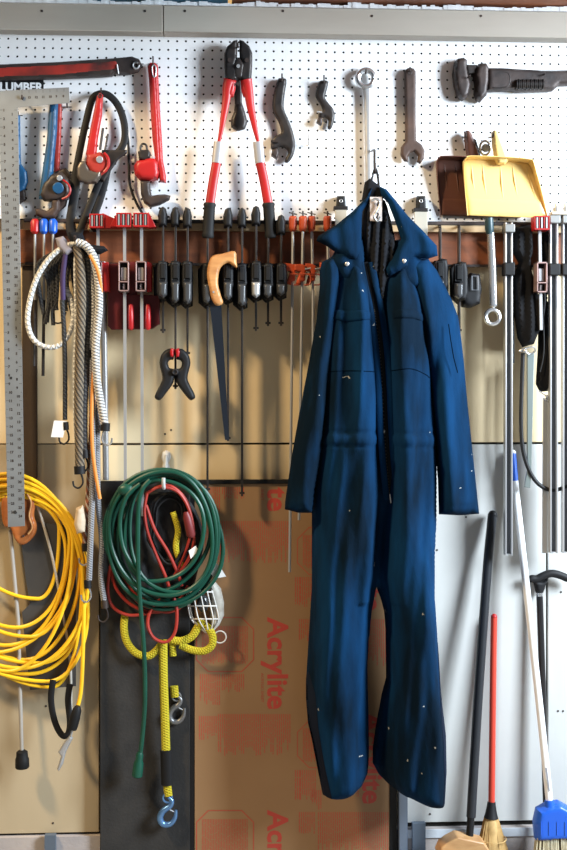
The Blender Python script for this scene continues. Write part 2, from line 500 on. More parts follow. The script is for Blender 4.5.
def octo(u0, u1, v0, v1, c=12):
    pts = [(u0+c,v0),(u1-c,v0),(u1,v0+c),(u1,v1-c),(u1-c,v1),(u0+c,v1),(u0,v1-c),(u0,v0+c)]
    q = [P(u, v, .028) for u, v in pts]; mb = MB(); n = 8
    c_ = sum(q, Vector())/8
    vs = [Vector((p.x,-.0284,p.z)) for p in q]+[Vector((p.x+(c_.x-p.x)*.035,-.0284,p.z+(c_.z-p.z)*.035)) for p in q]
    mb.add(vs, [(i, (i+1) % n, (i+1) % n+n, i+n) for i in range(n)])
    mk('printed_octagon', mb, redink2, sh, smooth=False)
for off in (0, 193):
    octo(196, 254, 617+off, 672+off); lines(202, 247, 626+off, 664+off, 1.6, .12, 99+off)
octo(297, 340, 720, 768); lines(303, 336, 728, 762, 1.6, .12, 55)
octo(297, 340, 527, 575); lines(303, 336, 535, 569, 1.6, .12, 56)

pn = thing('charcoal_panel', 'charcoal grey panel leaning on the wall left of the brown sheet', 'panel', Vector((P(145,0,.03).x, -.022, 0)))
mk('face', MB().box(P(100,0,.03).x, P(190,0,.03).x, -.032, -.013, 0, P(145,481,.03).z), darkpanel, pn, bevel=.002)
mk('edge_strip', MB().box(P(190.2,0,.03).x, P(194,0,.03).x, -.030, -.013, 0, P(145,481,.03).z), black, pn)
one('black_strip', MB().box(P(194.3,0,.03).x, P(389,0,.03).x, -.034, -.013, zt_+.001, zt_+.012), black,  # dark line above the sheet, drawn as a thin black box
    'thin black strip along the top of the brown sheet', 'batten')
one('dark_board', MB().box(P(390,0,.03).x, P(397,0,.03).x, -.03, -.0125, 0, P(390,500,.03).z), black, 'narrow black board edge right of the brown sheet', 'board')
one('grey_channel', MB().box(P(398,0,.03).x, P(407,0,.03).x, -.045, -.0125, 0, P(390,520,.03).z), mat('blue grey metal', (.20,.25,.33), .35, .6), 'blue grey metal channel standing behind the coverall leg', 'channel', bevel=.003)

# wall signs and hangers
sg = thing('metal_sign', 'small black sign reading LUMBER behind the framing square', 'sign', P(15, 96, .034))
mk('plate', MB().pbox(-45, 43.5, 80, 96, .0305, .033), black, sg, bevel=.0005)
q = P(-0.5, 90.6, .0335)
xf = Matrix.Translation(Vector((q.x, -.0334, q.z))) @ Matrix.Rotation(PI/2, 4, 'X')
mk('lettering', text_mb('LUMBER', .034, xf, .0002, .98, .0012), white, sg, smooth=False, label='white capital letters')
# ================================================================== tools on the pegboard
def torus(u, v, d, R, r, ry=None, seg=28, tilt=0):
    return MB().tube([P(u+R*math.cos(2*PI*i/seg), v+(ry or R)*math.sin(2*PI*i/seg), d+tilt*math.cos(2*PI*i/seg)) for i in range(seg)], r, 8, closed=True)

# big pipe wrench at the far left (its head lies outside the frame)
t = thing('pipe_wrench', 'long worn red and black pipe wrench handle lying level at the top left', 'wrench', P(40, 68, .05))
mk('handle', MB().pillow([(-70,66),(0,65),(60,62.5),(118,58.5),(132,57),(139,59.5),(142.5,66),(138,72),(130,74.5),(119,75),(116,72.5),(112,76.5),(60,79),(0,80.5),(-70,82)], .036, .012, 3, e=.012), darkiron, t)
mk('red_web', MB().pillow([(-70,68.5),(0,67.5),(60,64.8),(117,60.8),(119,66),(116,70.5),(60,76),(0,78),(-70,79.5)], .050, .006, 3, e=.006), redworn, t, label='worn red painted web')
mk('hang_eye', torus(136, 65.5, .062, 3, .0025), steel, t)
mk('nick_mark', MB().tube(path([(117,64.5,.0645),(118.5,74,.0645)], 4), .0022, 6), steel, t)
mk('jaw', MB().pillow([(-70,60),(-110,56),(-118,44),(-140,46),(-140,70),(-120,86),(-70,84)], .034, .02, 4, e=.02), darkiron, t)
hook(139, 64, .07, 'the long pipe wrench handle')

# framing square
t = thing('framing_square', 'long grey steel framing square hanging against the left edge', 'square', P(14, 520, .084))
sqd = .084
def LP(pts, nm, m, par, d0=sqd, th=.0022, **k): return mk(nm, MB().prism(pts, d0, d0+th, ref=sqd), m, par, **k)
LP([(-1,91),(69,87.5),(70,103),(17.5,107.5),(18,108),(25,526),(8,527),(-1,110)], 'blade', ruler, t, bevel=.0004)
mk_ = MB()
def on_blade(s, x): # s px along the blade, x 0..1 across
    v = 100 + s; ul = -1 + (8+1)*(v-100)/427; ur = 17.8 + 7.2*(v-108)/418
    return ul+(ur-ul)*x, v
for i in range(48):
    s = 10 + i*8.55
    if s > 420: break
    for x0, x1 in ((0.03, .12 if i % 2 else .2), (.97, .88 if i % 2 else .8)):
        a = on_blade(s, x0); b = on_blade(s, x1)
        mk_.tube([P(*a, sqd+.0023), P(*b, sqd+.0023)], .0004, 4)
    for x, sh_ in ((.28, 0), (.72, 4)):
        u, v = on_blade(s+sh_, x)
        q = P(u, v, sqd+.0024)
        tm = text_mb(str((i % 24)+1), .010, Matrix.Translation(q+Vector((-.004, 0, -.004))) @ Matrix.Rotation(PI/2, 4, 'X'), .0001, 1, .0004)
        mk_.add(tm.v, tm.f)
mk('scale_marks', mk_, darkiron, t, smooth=False, label='dark scale marks and numerals down the blade')
mk_ = MB()
for i in range(7):
    u = 22+i*7; v = 90.4-i*.28
    mk_.tube([P(u, v, sqd+.0023), P(u, v+3, sqd+.0023)], .0004, 4)
    q = P(u, v+7, sqd+.0024)
    tm = text_mb(str(14-i), .009, Matrix.Translation(q+Vector((-.004,0,-.004))) @ Matrix.Rotation(PI/2, 4, 'X'), .0001, 1, .0004); mk_.add(tm.v, tm.f)
mk('scale_marks', mk_, darkiron, t, smooth=False, label='dark scale marks along the short tongue')
hm = MB()
for u, v, r in ((15.5,512,1.8),(10.5,238,1.6),(11,378,1.4)):
    hm.tube([P(u,v,sqd+.0022), P(u,v,sqd+.0028)], r*K, 12)
mk('rivet_hole', hm, dark, t)
hook(22, 99, .092, 'the steel framing square')

# blue pipe wrench with a red one behind it
def pin(u, v, d0, d1, r, seg=16): return MB().tube([P(u, v, d0), P(u, v, d1)], r*K, seg)
t = thing('pipe_wrench', 'thin red handled pipe wrench half hidden behind the blue one', 'wrench', P(60, 190, .04))
mk('handle', MB().pillow([(56,103),(60,101.5),(62,104),(61,140),(59.5,168),(62,175),(54,176),(54,140)], .034, .006, 2, e=.006), redworn, t)
mk('head', MB().pillow([(54,172),(66,168),(71,176),(72,192),(68,200),(58,200)], .034, .01, 3, e=.008), darkiron, t)
mk('jaw_hook', MB().pillow([(60,200),(68,198),(66,206),(58,213),(48,214),(50,208),(58,206)], .034, .006, 2, e=.006), rust, t)
hook(67, 107, .05, 'the thin red handled pipe wrench')
t = thing('pipe_wrench', 'blue aluminium pipe wrench with dark jaw hanging beside the framing square', 'wrench', P(50, 200, .06))
mk('handle', MB().pillow([(50,102),(54,101),(58,102),(57,130),(54,160),(52,190),(46,200),(39,199),(42,175),(47,140)], .052, .01, 3, e=.008), blue_en, t, label='blue handle')
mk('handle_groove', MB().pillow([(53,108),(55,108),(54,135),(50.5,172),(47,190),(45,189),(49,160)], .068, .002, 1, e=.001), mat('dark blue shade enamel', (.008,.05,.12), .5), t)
mk('housing', MB().pillow([(39,196),(43,184),(52,174),(62,172),(70,180),(71,193),(66,200),(55,202),(44,201)], .05, .016, 5, e=.01), darkiron, t)
mk('adjusting_nut', pin(58, 188, .06, .083, 5.5), blue_en, t, bevel=.002, label='blue knurled nut')
mk('nut_bolt', pin(59.5, 178, .06, .082, 2.8), steel, t, bevel=.001)
mk('spring_clip', MB().tube(path([(63,180,.082),(68,184,.083),(70.5,190,.083),(68,196,.082),(62,199,.08)], 6), .0028, 6), red, t, label='red curved clip')
mk('jaw_hook', MB().pillow([(52,200),(60,199),(60,210),(55,218),(44,219.5),(36,215),(35.5,209),(40,208.5),(47,211),(52,208)], .05, .012, 3, e=.01), rust, t)
hook(53, 104, .076, 'the blue pipe wrench')
# small blue tool peeking past the square
t = thing('blue_wrench', 'small blue wrench mostly hidden behind the framing square', 'wrench', P(20, 180, .04))
mk('handle', MB().pillow([(15,116),(20,115),(20.5,150),(21,170),(15,172)], .035, .005, 2, e=.005), blue_en, t)
mk('head', MB().pillow([(13,168),(21,164),(27,172),(28,182),(25,190),(18,194),(12,190)], .035, .008, 3, e=.006), blue_en, t)
mk('jaw', MB().pillow([(17,192),(25,189),(26,200),(20,204),(16,200)], .035, .006, 2, e=.005), darkiron, t)
hook(18, 115.5, .046, 'the small blue wrench')

# black strap wrench with the red pipe wrench on the same hook
t = thing('strap_wrench', 'black webbing strap wrench looped behind a small red pipe wrench', 'strap', P(100, 220, .05))
def strap(pts, w, th=.3, n=6):
    return MB().tube(path(pts, n), w*K/2, 8, flat=th)
mk('loop_strap', strap([(75,176,.05),(80,150,.05),(86,122,.052),(92,100,.054),(99,94,.054),(108,95,.052),(117,104,.05),(123,118,.05),(125,134,.05),(122,147,.05),(112,158,.05),(106,166,.05)], 7, .28), black, t)
mk('side_strap', strap([(124,120,.046),(128,140,.046),(129,165,.046),(130,185,.046),(136,202,.046),(144,216,.046)], 2.6, .4), black, t)
mk('steel_yoke', MB().pillow([(102,150),(108,150),(127,150),(127,153),(118,160),(110,172),(104,182),(98,178)], .056, .004, 2, e=.004), blackmetal, t)
mk('lower_strap', strap([(76,172,.05),(75,190,.05),(72,210,.052),(70,226,.055),(73,238,.06)], 9, .28), black, t)
mk('lower_strap', strap([(108,160,.052),(104,182,.05),(99,200,.05),(95,212,.05),(94,232,.05)], 9, .28), black, t)
mk('lower_strap', strap([(100,180,.054),(92,200,.054),(84,220,.056),(77,238,.06)], 7, .28), black, t)
hook(101, 92, .085, 'the strap wrench and red pipe wrench')
t = thing('pipe_wrench', 'small red pipe wrench with grey curved jaw hanging over a black strap', 'wrench', P(92, 180, .075))
mk('handle', MB().pillow([(97,96),(100,92.5),(103,95),(102,115),(98,138),(96,158),(88,160),(86,154),(90,130)], .066, .009, 2.5, e=.006), red, t)
mk('handle_eye', torus(100, 96, .082, 1.7, .0016), darkiron, t)
mk('housing', MB().pillow([(87,154),(96,153),(100,152),(106,155),(109,162),(107,171),(100,176),(92,174),(86,165)], .064, .014, 4, e=.008), redworn, t)
mk('adjusting_nut', pin(99.5, 159.5, .075, .091, 3.4), steel, t, bevel=.001, label='bright steel nut')
mk('spring_guard', MB().tube(path([(104,153,.086),(108,158,.088),(108.5,166,.088),(104,172,.086)], 5), .004, 8), red, t)
mk('jaw_plate', MB().pillow([(77,168),(80,162),(86,161),(90,170),(97,172),(102,170),(101,177),(97,183),(88,184.5),(80,182),(77,177)], .066, .01, 3, e=.01), mat('warm grey forged steel', (.20,.17,.14), .4, .8, bump=.2), t, label='grey forged jaw')
mk('jaw_screw', MB().tube(path([(100,150,.07),(103,128,.07)], 2), .004, 8).tube(path([(105,150,.068),(108,134,.068)], 2), .003, 8), blackmetal, t)

# bright red pipe wrench
t = thing('pipe_wrench', 'bright red pipe wrench with black hook jaw hanging nose down', 'wrench', P(152, 200, .06))
mk('handle', MB().pillow([(147.5,66),(150,63),(155,63),(158,66),(158.5,80),(160,110),(162,140),(163,160),(166,176),(166,183),(160,182),(156,165),(152.5,140),(150.5,110),(149,80)], .046, .01, 2.6, e=.009), red, t)
mk('handle_web', MB().pillow([(151,72),(154.5,72),(157,120),(159,160),(157,165),(154,130),(152,95)], .064, .0015, 1, e=.001), mat('deep red enamel', (.40,.012,.012), .4), t)
mk('hang_eye', MB().tube(path([(152,67,.067),(154,65,.067),(156,68,.067),(155.5,76,.067),(153,76,.067),(152,67,.067)], 4), .0018, 6), steel, t)
mk('housing', MB().pillow([(134,166),(137,161),(144,159.5),(150,158),(156,159),(159,164),(160,174),(158,180),(150,181),(140,180.5),(135,175)], .044, .018, 5, e=.012), red, t)
mk('adjusting_nut', MB().pillow([(138,152),(140,150),(149,150),(151,153),(150,158),(145,161),(139,160)], .05, .01, 2, e=.008), blackmetal, t)
mk('jaw_shank', MB().tube(path([(141,152,.06),(140.5,147,.06),(142.5,144,.06),(146,145,.06),(147,150,.06)], 5), .0032, 8), blackmetal, t)
mk('hook_jaw', MB().pillow([(140.5,181),(150,181.5),(150.5,190),(152,196),(158,195),(165,194.5),(170.5,196),(169.5,200),(160,205),(150,207.5),(144,203),(141,195)], .046, .012, 3, e=.012), darkiron, t)
hook(153, 64, .075, 'the bright red pipe wrench', .022)

# bolt cutters, and the dark wrench behind them
t = thing('adjustable_wrench', 'small dark wrench hanging behind the bolt cutter handles', 'wrench', P(238, 128, .04))
mk('handle', MB().pillow([(234,74),(241,74),(242,92),(242,106),(235,106),(234,90)], .034, .004, 2, e=.003), blackmetal, t)
mk('head', MB().pillow([(235,104),(242,103),(245,112),(247.5,122),(245,129),(238,131),(231,127),(231,119),(234,112)], .034, .008, 4, e=.004), blackmetal, t)
hook(238, 76, .05, 'the small dark wrench behind the bolt cutters')
t = thing('bolt_cutter', 'long handled red bolt cutters with black grips', 'bolt cutter', P(238, 240, .08))
for s in (-1, 1):
    m_ = lambda pts: [(238.3+s*x, y) for x, y in pts]
    mk('cutting_jaw', MB().pillow(m_([(1,40.5),(5,41.5),(11,47),(14,54),(14,66),(13,80),(6,82),(1,80),(1,70),(3,66),(1.5,60),(1,52)]), .064, .009, 3, e=.012), blackmetal, t, label='black steel cutting jaw')
    mk('jaw_bolt', pin(238.3+s*8.5, 60, .084, .091, 2.2), darkiron, t)
    A = [(9,80),(11,88),(12,100),(14.5,115),(17,130),(19.5,142)]
    if s == 1: A = [(8,80),(10,90),(12,105),(15,120),(18,134),(20,142)]
    C_ = [(19.5,142),(21.8,163)]
    B_ = [(21.8,163),(25.5,184),(28.5,205)] if s < 0 else [(21.8,163),(26,182),(30,205)]
    e = (30.5, 238) if s < 0 else (32.5, 238)
    mk('handle', MB().tube(path(m_(A), 6, d=.078), [.0175, *[.0165-.0004*i for i in range(1, 31)]][:31] , 14, flat=.6), red, t)
    mk('handle_band', MB().tube(path(m_(C_), 4, d=.078), .0150, 14, flat=.62), mat('silver grey label film', (.42,.42,.44), .4, .4), t, label='silver grey band')
    mk('handle', MB().tube(path(m_(B_), 6, d=.078), .0138, 14, flat=.6), red, t)
    pp = path(m_([(B_[-1][0], 203), ((B_[-1][0]+e[0])/2, 220), e]), 6, d=.078)
    mk('rubber_grip', MB().tube(pp, [.0165, .019]+[.0165]*(len(pp)-4)+[.018, .015], 14, flat=.75), blackr, t)
    mk('handle_head', MB().pillow(m_([(2,81),(8,79),(13.5,81),(13.5,92),(12,98),(5,97),(3,90)]), .064, .01, 3, e=.01), red, t)
mk('pivot_block', MB().pillow([(232,66),(236,58),(240.5,58),(245,66),(243,80),(234,80)], .062, .012, 3, e=.012), blackmetal, t)
mk('pivot_bolt', pin(238.3, 66, .084, .092, 1.8), steel, t)
mk('pivot_bolt', pin(238.3, 84, .076, .088, 1.6), darkiron, t)
hook(238, 47, .1, 'the red bolt cutters')

# adjustable wrenches with bent handles
def swr(name, pts, jaw, hu, hv, label, hl, k=1):
    t = thing(name, label, 'wrench', P(hu, hv+40*k, .05))
    mk('handle_and_head', MB().pillow(pts, .04, .008*k+.001, 3, e=.006), blackmetal, t)
    mk('movable_jaw', MB().pillow(jaw, .043, .008*k+.001, 2, e=.009), darkiron, t)
    mk('adjusting_screw', MB().tube(path([(jaw[0][0]-1, jaw[0][1]-9*k, .058), (jaw[0][0]+6*k, jaw[0][1]-8*k, .058)], 2), .003*k+.0008, 10), steel if k < 1 else blackmetal, t)
    mk('hang_hole', torus(hu, hv, .05 if k < 1 else .0535, 1.6, .0012), steel, t)
    hook(hu, hv-1, .065, hl, .02)
swr('adjustable_wrench', smooth2([(277.5,80),(282,78.5),(286.5,80.5),(284.5,96),(284,109),(289,121),(293.5,134),(295,146),(293,156),(288,162.5),(284.5,161),(288,153),(285,148),(279,147),(272,150),(271,142),(275,136),(281,133),(279,123),(273,111),(273,97)]),
    [(272,150),(277,148),(279,153),(277,160),(271,156)], 282, 81.5, 'larger black adjustable wrench with an S bent handle', 'the larger S bent wrench')
swr('adjustable_wrench', smooth2([(319,82),(323,80.5),(328,82),(326.5,91),(325,98),(329,104),(333.5,110),(334.5,119),(331,129),(327.5,128),(328.5,121),(325,117.5),(319.5,118),(318.5,114),(322.5,110.5),(320,104),(315.8,97),(316.5,90)], 3),
    [(318,118),(322,118),(322.5,122),(321,126),(316,123)], 324, 83, 'smaller black adjustable wrench with an S bent handle', 'the smaller S bent wrench', .7)
# chrome combination wrench behind the coverall hanger
t = thing('combination_wrench', 'long chrome wrench hanging above the coverall hook', 'wrench', P(367, 200, .05))
mk('ring_end', torus(366, 78.5, .05, 8, .0085, 8.5), chrome, t)
mk('shank', MB().pillow([(363,86),(371,86),(371.5,100),(372,150),(373,205),(366,205),(365,150),(364,100)], .042, .006, 2.5, e=.006), steel, t)
hook(366, 73, .07, 'the chrome wrench above the coverall')
# rusty open ended wrench
t = thing('open_end_wrench', 'flat brown rusty open end wrench', 'wrench', P(411, 160, .05))
mk('body', MB().pillow([(404,72),(406.5,69),(410,68),(413.5,69),(415.5,72),(415.5,120),(416,141),(421.5,145),(424.5,151),(423.5,159),(420,164),(417,162),(418,156),(414,151.5),(410,153),(407.5,157),(408,162),(404,161.5),(400.5,155),(401,147),(405,142),(405,120)], .04, .006, 2.5, e=.008), rust, t)
mk('hang_hole', torus(410, 72.5, .054, 1.8, .0015), darkiron, t)
hook(410, 71, .065, 'the rusty open end wrench')
# big monkey wrench at right
t = thing('monkey_wrench', 'large dark iron monkey wrench lying level at the upper right', 'wrench', P(500, 100, .06))
mk('fixed_jaw', MB().pillow([(454.5,62),(457,59.5),(463,58.5),(466.5,61),(466,67),(468,78),(470,86),(467.5,97),(462,101),(457,97),(454,86),(452.5,74)], .036, .016, 4, e=.018), darkiron, t)
mk('sliding_jaw', MB().pillow([(475,68),(478,64.5),(485,64),(488,68),(488,82),(486,96),(480,102.5),(476,100),(474,94),(474.5,84),(473,76)], .036, .018, 4, e=.018), darkiron, t)
mk('jaw_bar', MB().pillow([(464,66),(476,66),(476,75),(466,76)], .038, .008, 2, e=.016), blackmetal, t)
mk('body', MB().pillow([(486,69),(500,69),(540,71.5),(556,71.5),(600,70.5),(680,69),(760,70),(762,84),(680,85),(600,84.5),(558,86),(552,91.5),(516,92.5),(511,91),(486,92)], .038, .012, 4, e=.018), darkiron, t)
mk('web_recess_rim', MB().tube(path([(492,73,.066),(508,73,.067),(508,86,.067),(492,87,.066),(492,73,.066)], 4), .0018, 6), blackmetal, t)
kn = MB()
for i in range(14):
    kn.tube([P(516+i*2, 84.5, .068), P(517.2+i*2, 84.5, .068)], 5.2*K if i % 2 else 4.6*K, 14)
mk('knurled_nut', kn, blackmetal, t)
hook(470, 76.5, .085, 'the large monkey wrench', .003)
hook(545, 74, .085, 'the large monkey wrench handle', .003)

# dustpans
def dustpan(dx, back, m, label):
    sh_ = lambda pts: [(u+dx, v) for u, v in pts]
    t = thing('dustpan', label, 'dustpan', P(500+dx, 217, back+.02))
    L = sh_([(462.5,163),(464,160),(469,158.5),(497,160),(524,162),(530,165),(534,175),(541,197),(547,218),(508,217),(468.5,215.5),(465,190)])
    mk('pan', MB().pillow(L, back, .004, 3, e=.002, ref=back), m, t)
    rim = sh_([(468.5,215),(465.5,190),(463.3,166),(464.5,161.5),(469,159.8),(497,161),(524,163),(529,166),(533,176),(540,197),(546,217)])
    q = path(rim, 5, d=back)
    # side walls rise towards the room and taper to the lip
    mb = MB(); n = len(q); vs = []; 
    for i, p in enumerate(q):
        f = i/(n-1); e = min(f, 1-f); hgt = .004 + .042*min(1, e/.32)
        nx = (p - P(505+dx, 195, back)).normalized()*.0025
        vs += [p+Vector((0, 0, 0)), p+Vector((0, -hgt, 0))+nx*1.2, p+nx+Vector((0, -hgt, 0))*1+nx, p+nx]
    fs = []
    for i in range(n-1):
        for k in range(4):
            fs.append((i*4+k, i*4+(k+1) % 4, (i+1)*4+(k+1) % 4, (i+1)*4+k))
    mb.add(vs, fs); mk('rim', mb, m, t)
    rb = MB()
    for a, b in (((482,163),(486,195)), ((500,164),(503,200)), ((512,164),(517,196)), ((526,166),(536,200)), ((471,163),(474,190))):
        rb.tube([P(a[0]+dx, a[1], back+.004), P((a[0]+b[0])/2+dx, (a[1]+b[1])/2, back+.0075), P(b[0]+dx, b[1], back+.004)], .0022, 6)
    mk('stiffening_rib', rb, m, t)
    mk('lip_ramp', MB().pillow(sh_([(466,197),(542,199),(546.5,217.5),(468.5,215)]), back+.002, .004, 5, e=.001, ref=back), m, t)
    mk('handle', MB().pillow(sh_([(490,134),(492,131.5),(495,132),(498,137),(503,150),(507,162),(503,166),(496,166),(493,160),(491,148)]), back+.012, .016, 3, e=.006, ref=back), m, t)
    return t
dustpan(-27, .034, brownp, 'brown plastic dustpan hanging half behind the yellow one')
dustpan(0, .085, yellowp, 'yellow plastic dustpan hanging in front of the brown one')
hook(493, 137, .115, 'the yellow dustpan')
hook(466, 137, .075, 'the brown dustpan')
t = thing('hand_brush', 'black hand brush hanging above the dustpans', 'brush', P(472, 160, .06))
mk('handle', MB().pillow([(467,140),(471,137),(476,140),(481,157),(480,162),(468,162)], .05, .008, 3, e=.006), black, t)
mk('bristles', MB().pillow([(468,160),(481,160),(482,172),(468,172)], .05, .01, 3, e=.006), blackr, t)
t = thing('steel_ring', 'round chrome ring hanging left of the yellow dustpan handle', 'ring', P(485, 150, .075))
mk('ring', torus(485, 148, .078, 5.2, .0035, 7), chrome, t)
mk('disc', pin(485.5, 148, .072, .076, 4.2), steel, t, bevel=.001)

# pale hinge plates with black clips
for u, v0, v1, w_, lab in ((341, 208, 250, 12, 'pale grey metal plate with black clip, left of the coverall collar'), (421, 210, 244, 13, 'pale grey metal plate with black clip, right of the coverall collar')):
    t = thing('wall_bracket', lab, 'bracket', P(u, v1, .04), 'pale plates with black clips beside the collar')
    mk('plate', MB().pbox(u-w_/2, u+w_/2, v0, v1, .0585, .064), mat('pale painted plate', (.50,.45,.36), .5, .2), t, bevel=.001)
    mk('clip', MB().pillow([(u-4,196),(u+4,196),(u+5,v0+1),(u-5,v0+1)], .034, .02, 2, e=.01), black, t)
    mk('clip_hole', torus(u, 201, .066, 1.5, .001), steel, t)
    mk('clip_base', MB().pbox(u-7, u+7, v0-2, v0+1.5, .034, .066), blackmetal, t, bevel=.001)
q_ = [('spare hook', 306, 148), ('x', 519, 155), ('x', 557, 165)]
mb = MB()
for i, (u, v, lab) in enumerate(((308, 146, 'empty steel peg hook between the S bent wrenches and the chrome one'), (519, 158, 'empty steel peg hook just above the yellow dustpan'), (557, 172, 'empty steel peg hook near the right edge'))):
    a = P(u, v, .024)
    mb = MB().tube([a, a+Vector((0,-.03,0)), a+Vector((0,-.035,.012)), a+Vector((0,-.036,.03))], .0018, 6)
    one('peg_hook', mb, steel, lab, 'hook')
# ================================================================== bar clamps in the rack
# black one handed clamps
def trigger_clamp(u, vb, head=True, y=.078, label='', vtop=208, body=(262, 306), lean=0, silver=False):
    t = thing('bar_clamp', label, 'clamp', P(u, vb, y), 'black bar clamps hanging in the rack')
    mk('bar', MB().box(P(u,0,y).x-.003, P(u,0,y).x+.003, -y-.009, -y+.009, P(u,vb,y).z, P(u,vtop+6,y).z), blackmetal, t, bevel=.0008)
    if head:
        mk('fixed_jaw', MB().pillow([(u-3,vtop+1),(u,vtop-1),(u+3,vtop+1),(u+4.5,vtop+7),(u+4,vtop+19),(u-4.2,vtop+19),(u-5,vtop+8)], y-.018, .018, 3, e=.02), black, t)
    b0, b1 = body
    if not head: mk('hang_lug', MB().tube([P(u, vtop+6, y), P(u, vtop+4, .045)], .004, 8), blackmetal, t)
    mk('throat', MB().pillow([(u-9.5,b0+6),(u-6,b0+1),(u+5,b0),(u+5.5,b1),(u-2,b1+3),(u-9,b1-3)], .034, .006, 2, e=.012), black, t)
    sb = mk('sliding_body', MB().pillow([(u-4,b0+1),(u-1,b0),(u+4,b0+1),(u+5.5,b0+10),(u+5.5,b1-6),(u+3,b1),(u-3,b1),(u-5.5,b1-6),(u-5.5,b0+10)], y-.026, .012, 3, e=.05), black, t)
    jp = mk('jaw_pad', MB().pillow([(u-2.8,b0+2),(u+2.8,b0+2),(u+2.8,b0+17),(u-2.8,b0+17)], y+.035, .004, 1.2, e=.004), blackr, sb)
    rm = mat('dark grey moulded plastic', (.05,.052,.055), .35)
    mk('pad_frame', MB().tube(path([(u-3.4,b0+1.5,y+.038),(u+3.4,b0+1.5,y+.038),(u+3.4,b0+18,y+.038),(u-3.4,b0+18,y+.038)], 1, True), .0013, 5, closed=True), rm, sb)
    mk('trigger', MB().pillow([(u-4.2,b0+20),(u+4.2,b0+20),(u+4,b1-5),(u,b1-2),(u-4,b1-5)], y+.034, .016, 2.5, e=.004), alu if silver else rm, sb, label='silver trigger plate' if silver else None)
    mk('end_stop', MB().tube([P(u-2.6, vb-3, y), P(u+2.6, vb-3, y)], .0032, 8), blackmetal, t)
    return t
words = ['leftmost black bar clamp, short, with its end cross at the level of the red grips',
 'black bar clamp with a red tipped spring clamp hanging on its end',
 'black bar clamp just right of the one holding the spring clamp',
 'black bar clamp behind the left bolt cutter grip, long bar to the brown sheet',
 'black bar clamp passing through the wooden saw handle',
 'longest black bar clamp right of the hand saw, reaching the brown sheet',
 'short black bar clamp with a bright silver trigger plate',
 'short black bar clamp behind the right bolt cutter grip',
 'short black bar clamp nearest the orange clamps']
for i, (u, vb) in enumerate(((163,333),(175.5,389),(187.5,356),(207.5,492),(228,441),(242,496),(256,331),(268,326),(281,326))):
    trigger_clamp(u, vb, head=i not in (3, 7), label=words[i], y=.078 if i % 2 else .082, vtop=(208,208,209,214,209,209,207,214,216)[i], silver=(i == 6),
        body=((262,300),(262,305),(262,306),(264,306),(262,302),(264,308),(262,300),(264,300),(264,298))[i])
trigger_clamp(440, 300, head=False, label='black bar clamp hanging under the brown dustpan beside the collar', vtop=222, y=.10, body=(260, 298))
trigger_clamp(459, 333, head=False, label='black bar clamp with open grey jaw pad right of the coverall shoulder', vtop=222, y=.11, body=(263, 301))
t = thing('clamp_jaw', 'black rounded clamp jaw jutting right of the bar beside the coverall', 'clamp', P(468, 308, .1))
mk('jaw', MB().pillow([(463,280),(470,273),(479,275),(481,290),(479,304),(470,308),(462,307),(458,295)], .085, .02, 5, e=.02), black, t)
mk('pad_frame', MB().tube(path([(472,276,.13),(478,276,.13),(478,290,.13),(472,290,.13)], 1, True), .0016, 5, closed=True), mat('light grey rim', (.25,.26,.28), .4), t, label='light grey pad rim')

# orange bar clamps
def orange_clamp(u, ut, vb, dy, label):
    y = .088+dy
    t = thing('bar_clamp', label, 'clamp', P(u, vb, y), 'orange headed bar clamps')
    top = P(ut, 222, y); bot = P(u, vb, y)
    mk('bar', MB().tube([bot, P((u+ut)/2+.8, (vb+222)/2-60, y), top], .0042, 8), steel, t)
    mk('screw_housing', MB().pillow([(ut-4,217.5),(ut-3,216),(ut+3,216),(ut+4,218),(ut+3.6,229),(ut+1.5,232),(ut-2,232),(ut-4,229)], y-.012, .014, 3, e=.012), orange_en, t)
    mk('pad_screw', MB().tube([P(ut, 211, y+.002), P(ut, 217, y+.002)], .0026, 8), darkiron, t)
    mk('swivel_handle', MB().tube([P(ut-4, 212.5, y+.002), P(ut+4, 214.5, y+.002)], .0018, 6), darkiron, t)
    um = ut+(u-ut)*.3
    sj = mk('sliding_jaw', MB().pillow([(um-8,263+dy*100),(um+1,264),(um+4,266),(um+4,271),(um+3,281),(um-1,282),(um-1,285),(um-6,284),(um-5,280),(um-2,272),(um-8,271)], y-.004, .008, 1.6, e=.008), orange_en, t)
    mk('jaw_yoke', MB().tube(path([(um-3,274,y+.018),(um+8,275,y+.018),(um+8,284,y+.018),(um+2,285,y+.018)], 4), .0022, 6), orange_en, sj)
    mk('jaw_lock', MB().tube([P(um+3, 269, y+.02), P(um+9, 268, y+.02)], .0022, 6), steel, sj)
for a in ((289.5,293,572,0,'leftmost orange bar clamp, its round bar reaching lowest beside the sleeve'), (299,303,520,.012,'middle orange bar clamp with its bar behind the coverall sleeve'),
          (313,311.5,480,0,'orange bar clamp third from the left near the coverall collar'), (327,327.5,420,-.008,'orange bar clamp partly hidden by the coverall collar')):
    orange_clamp(*a)

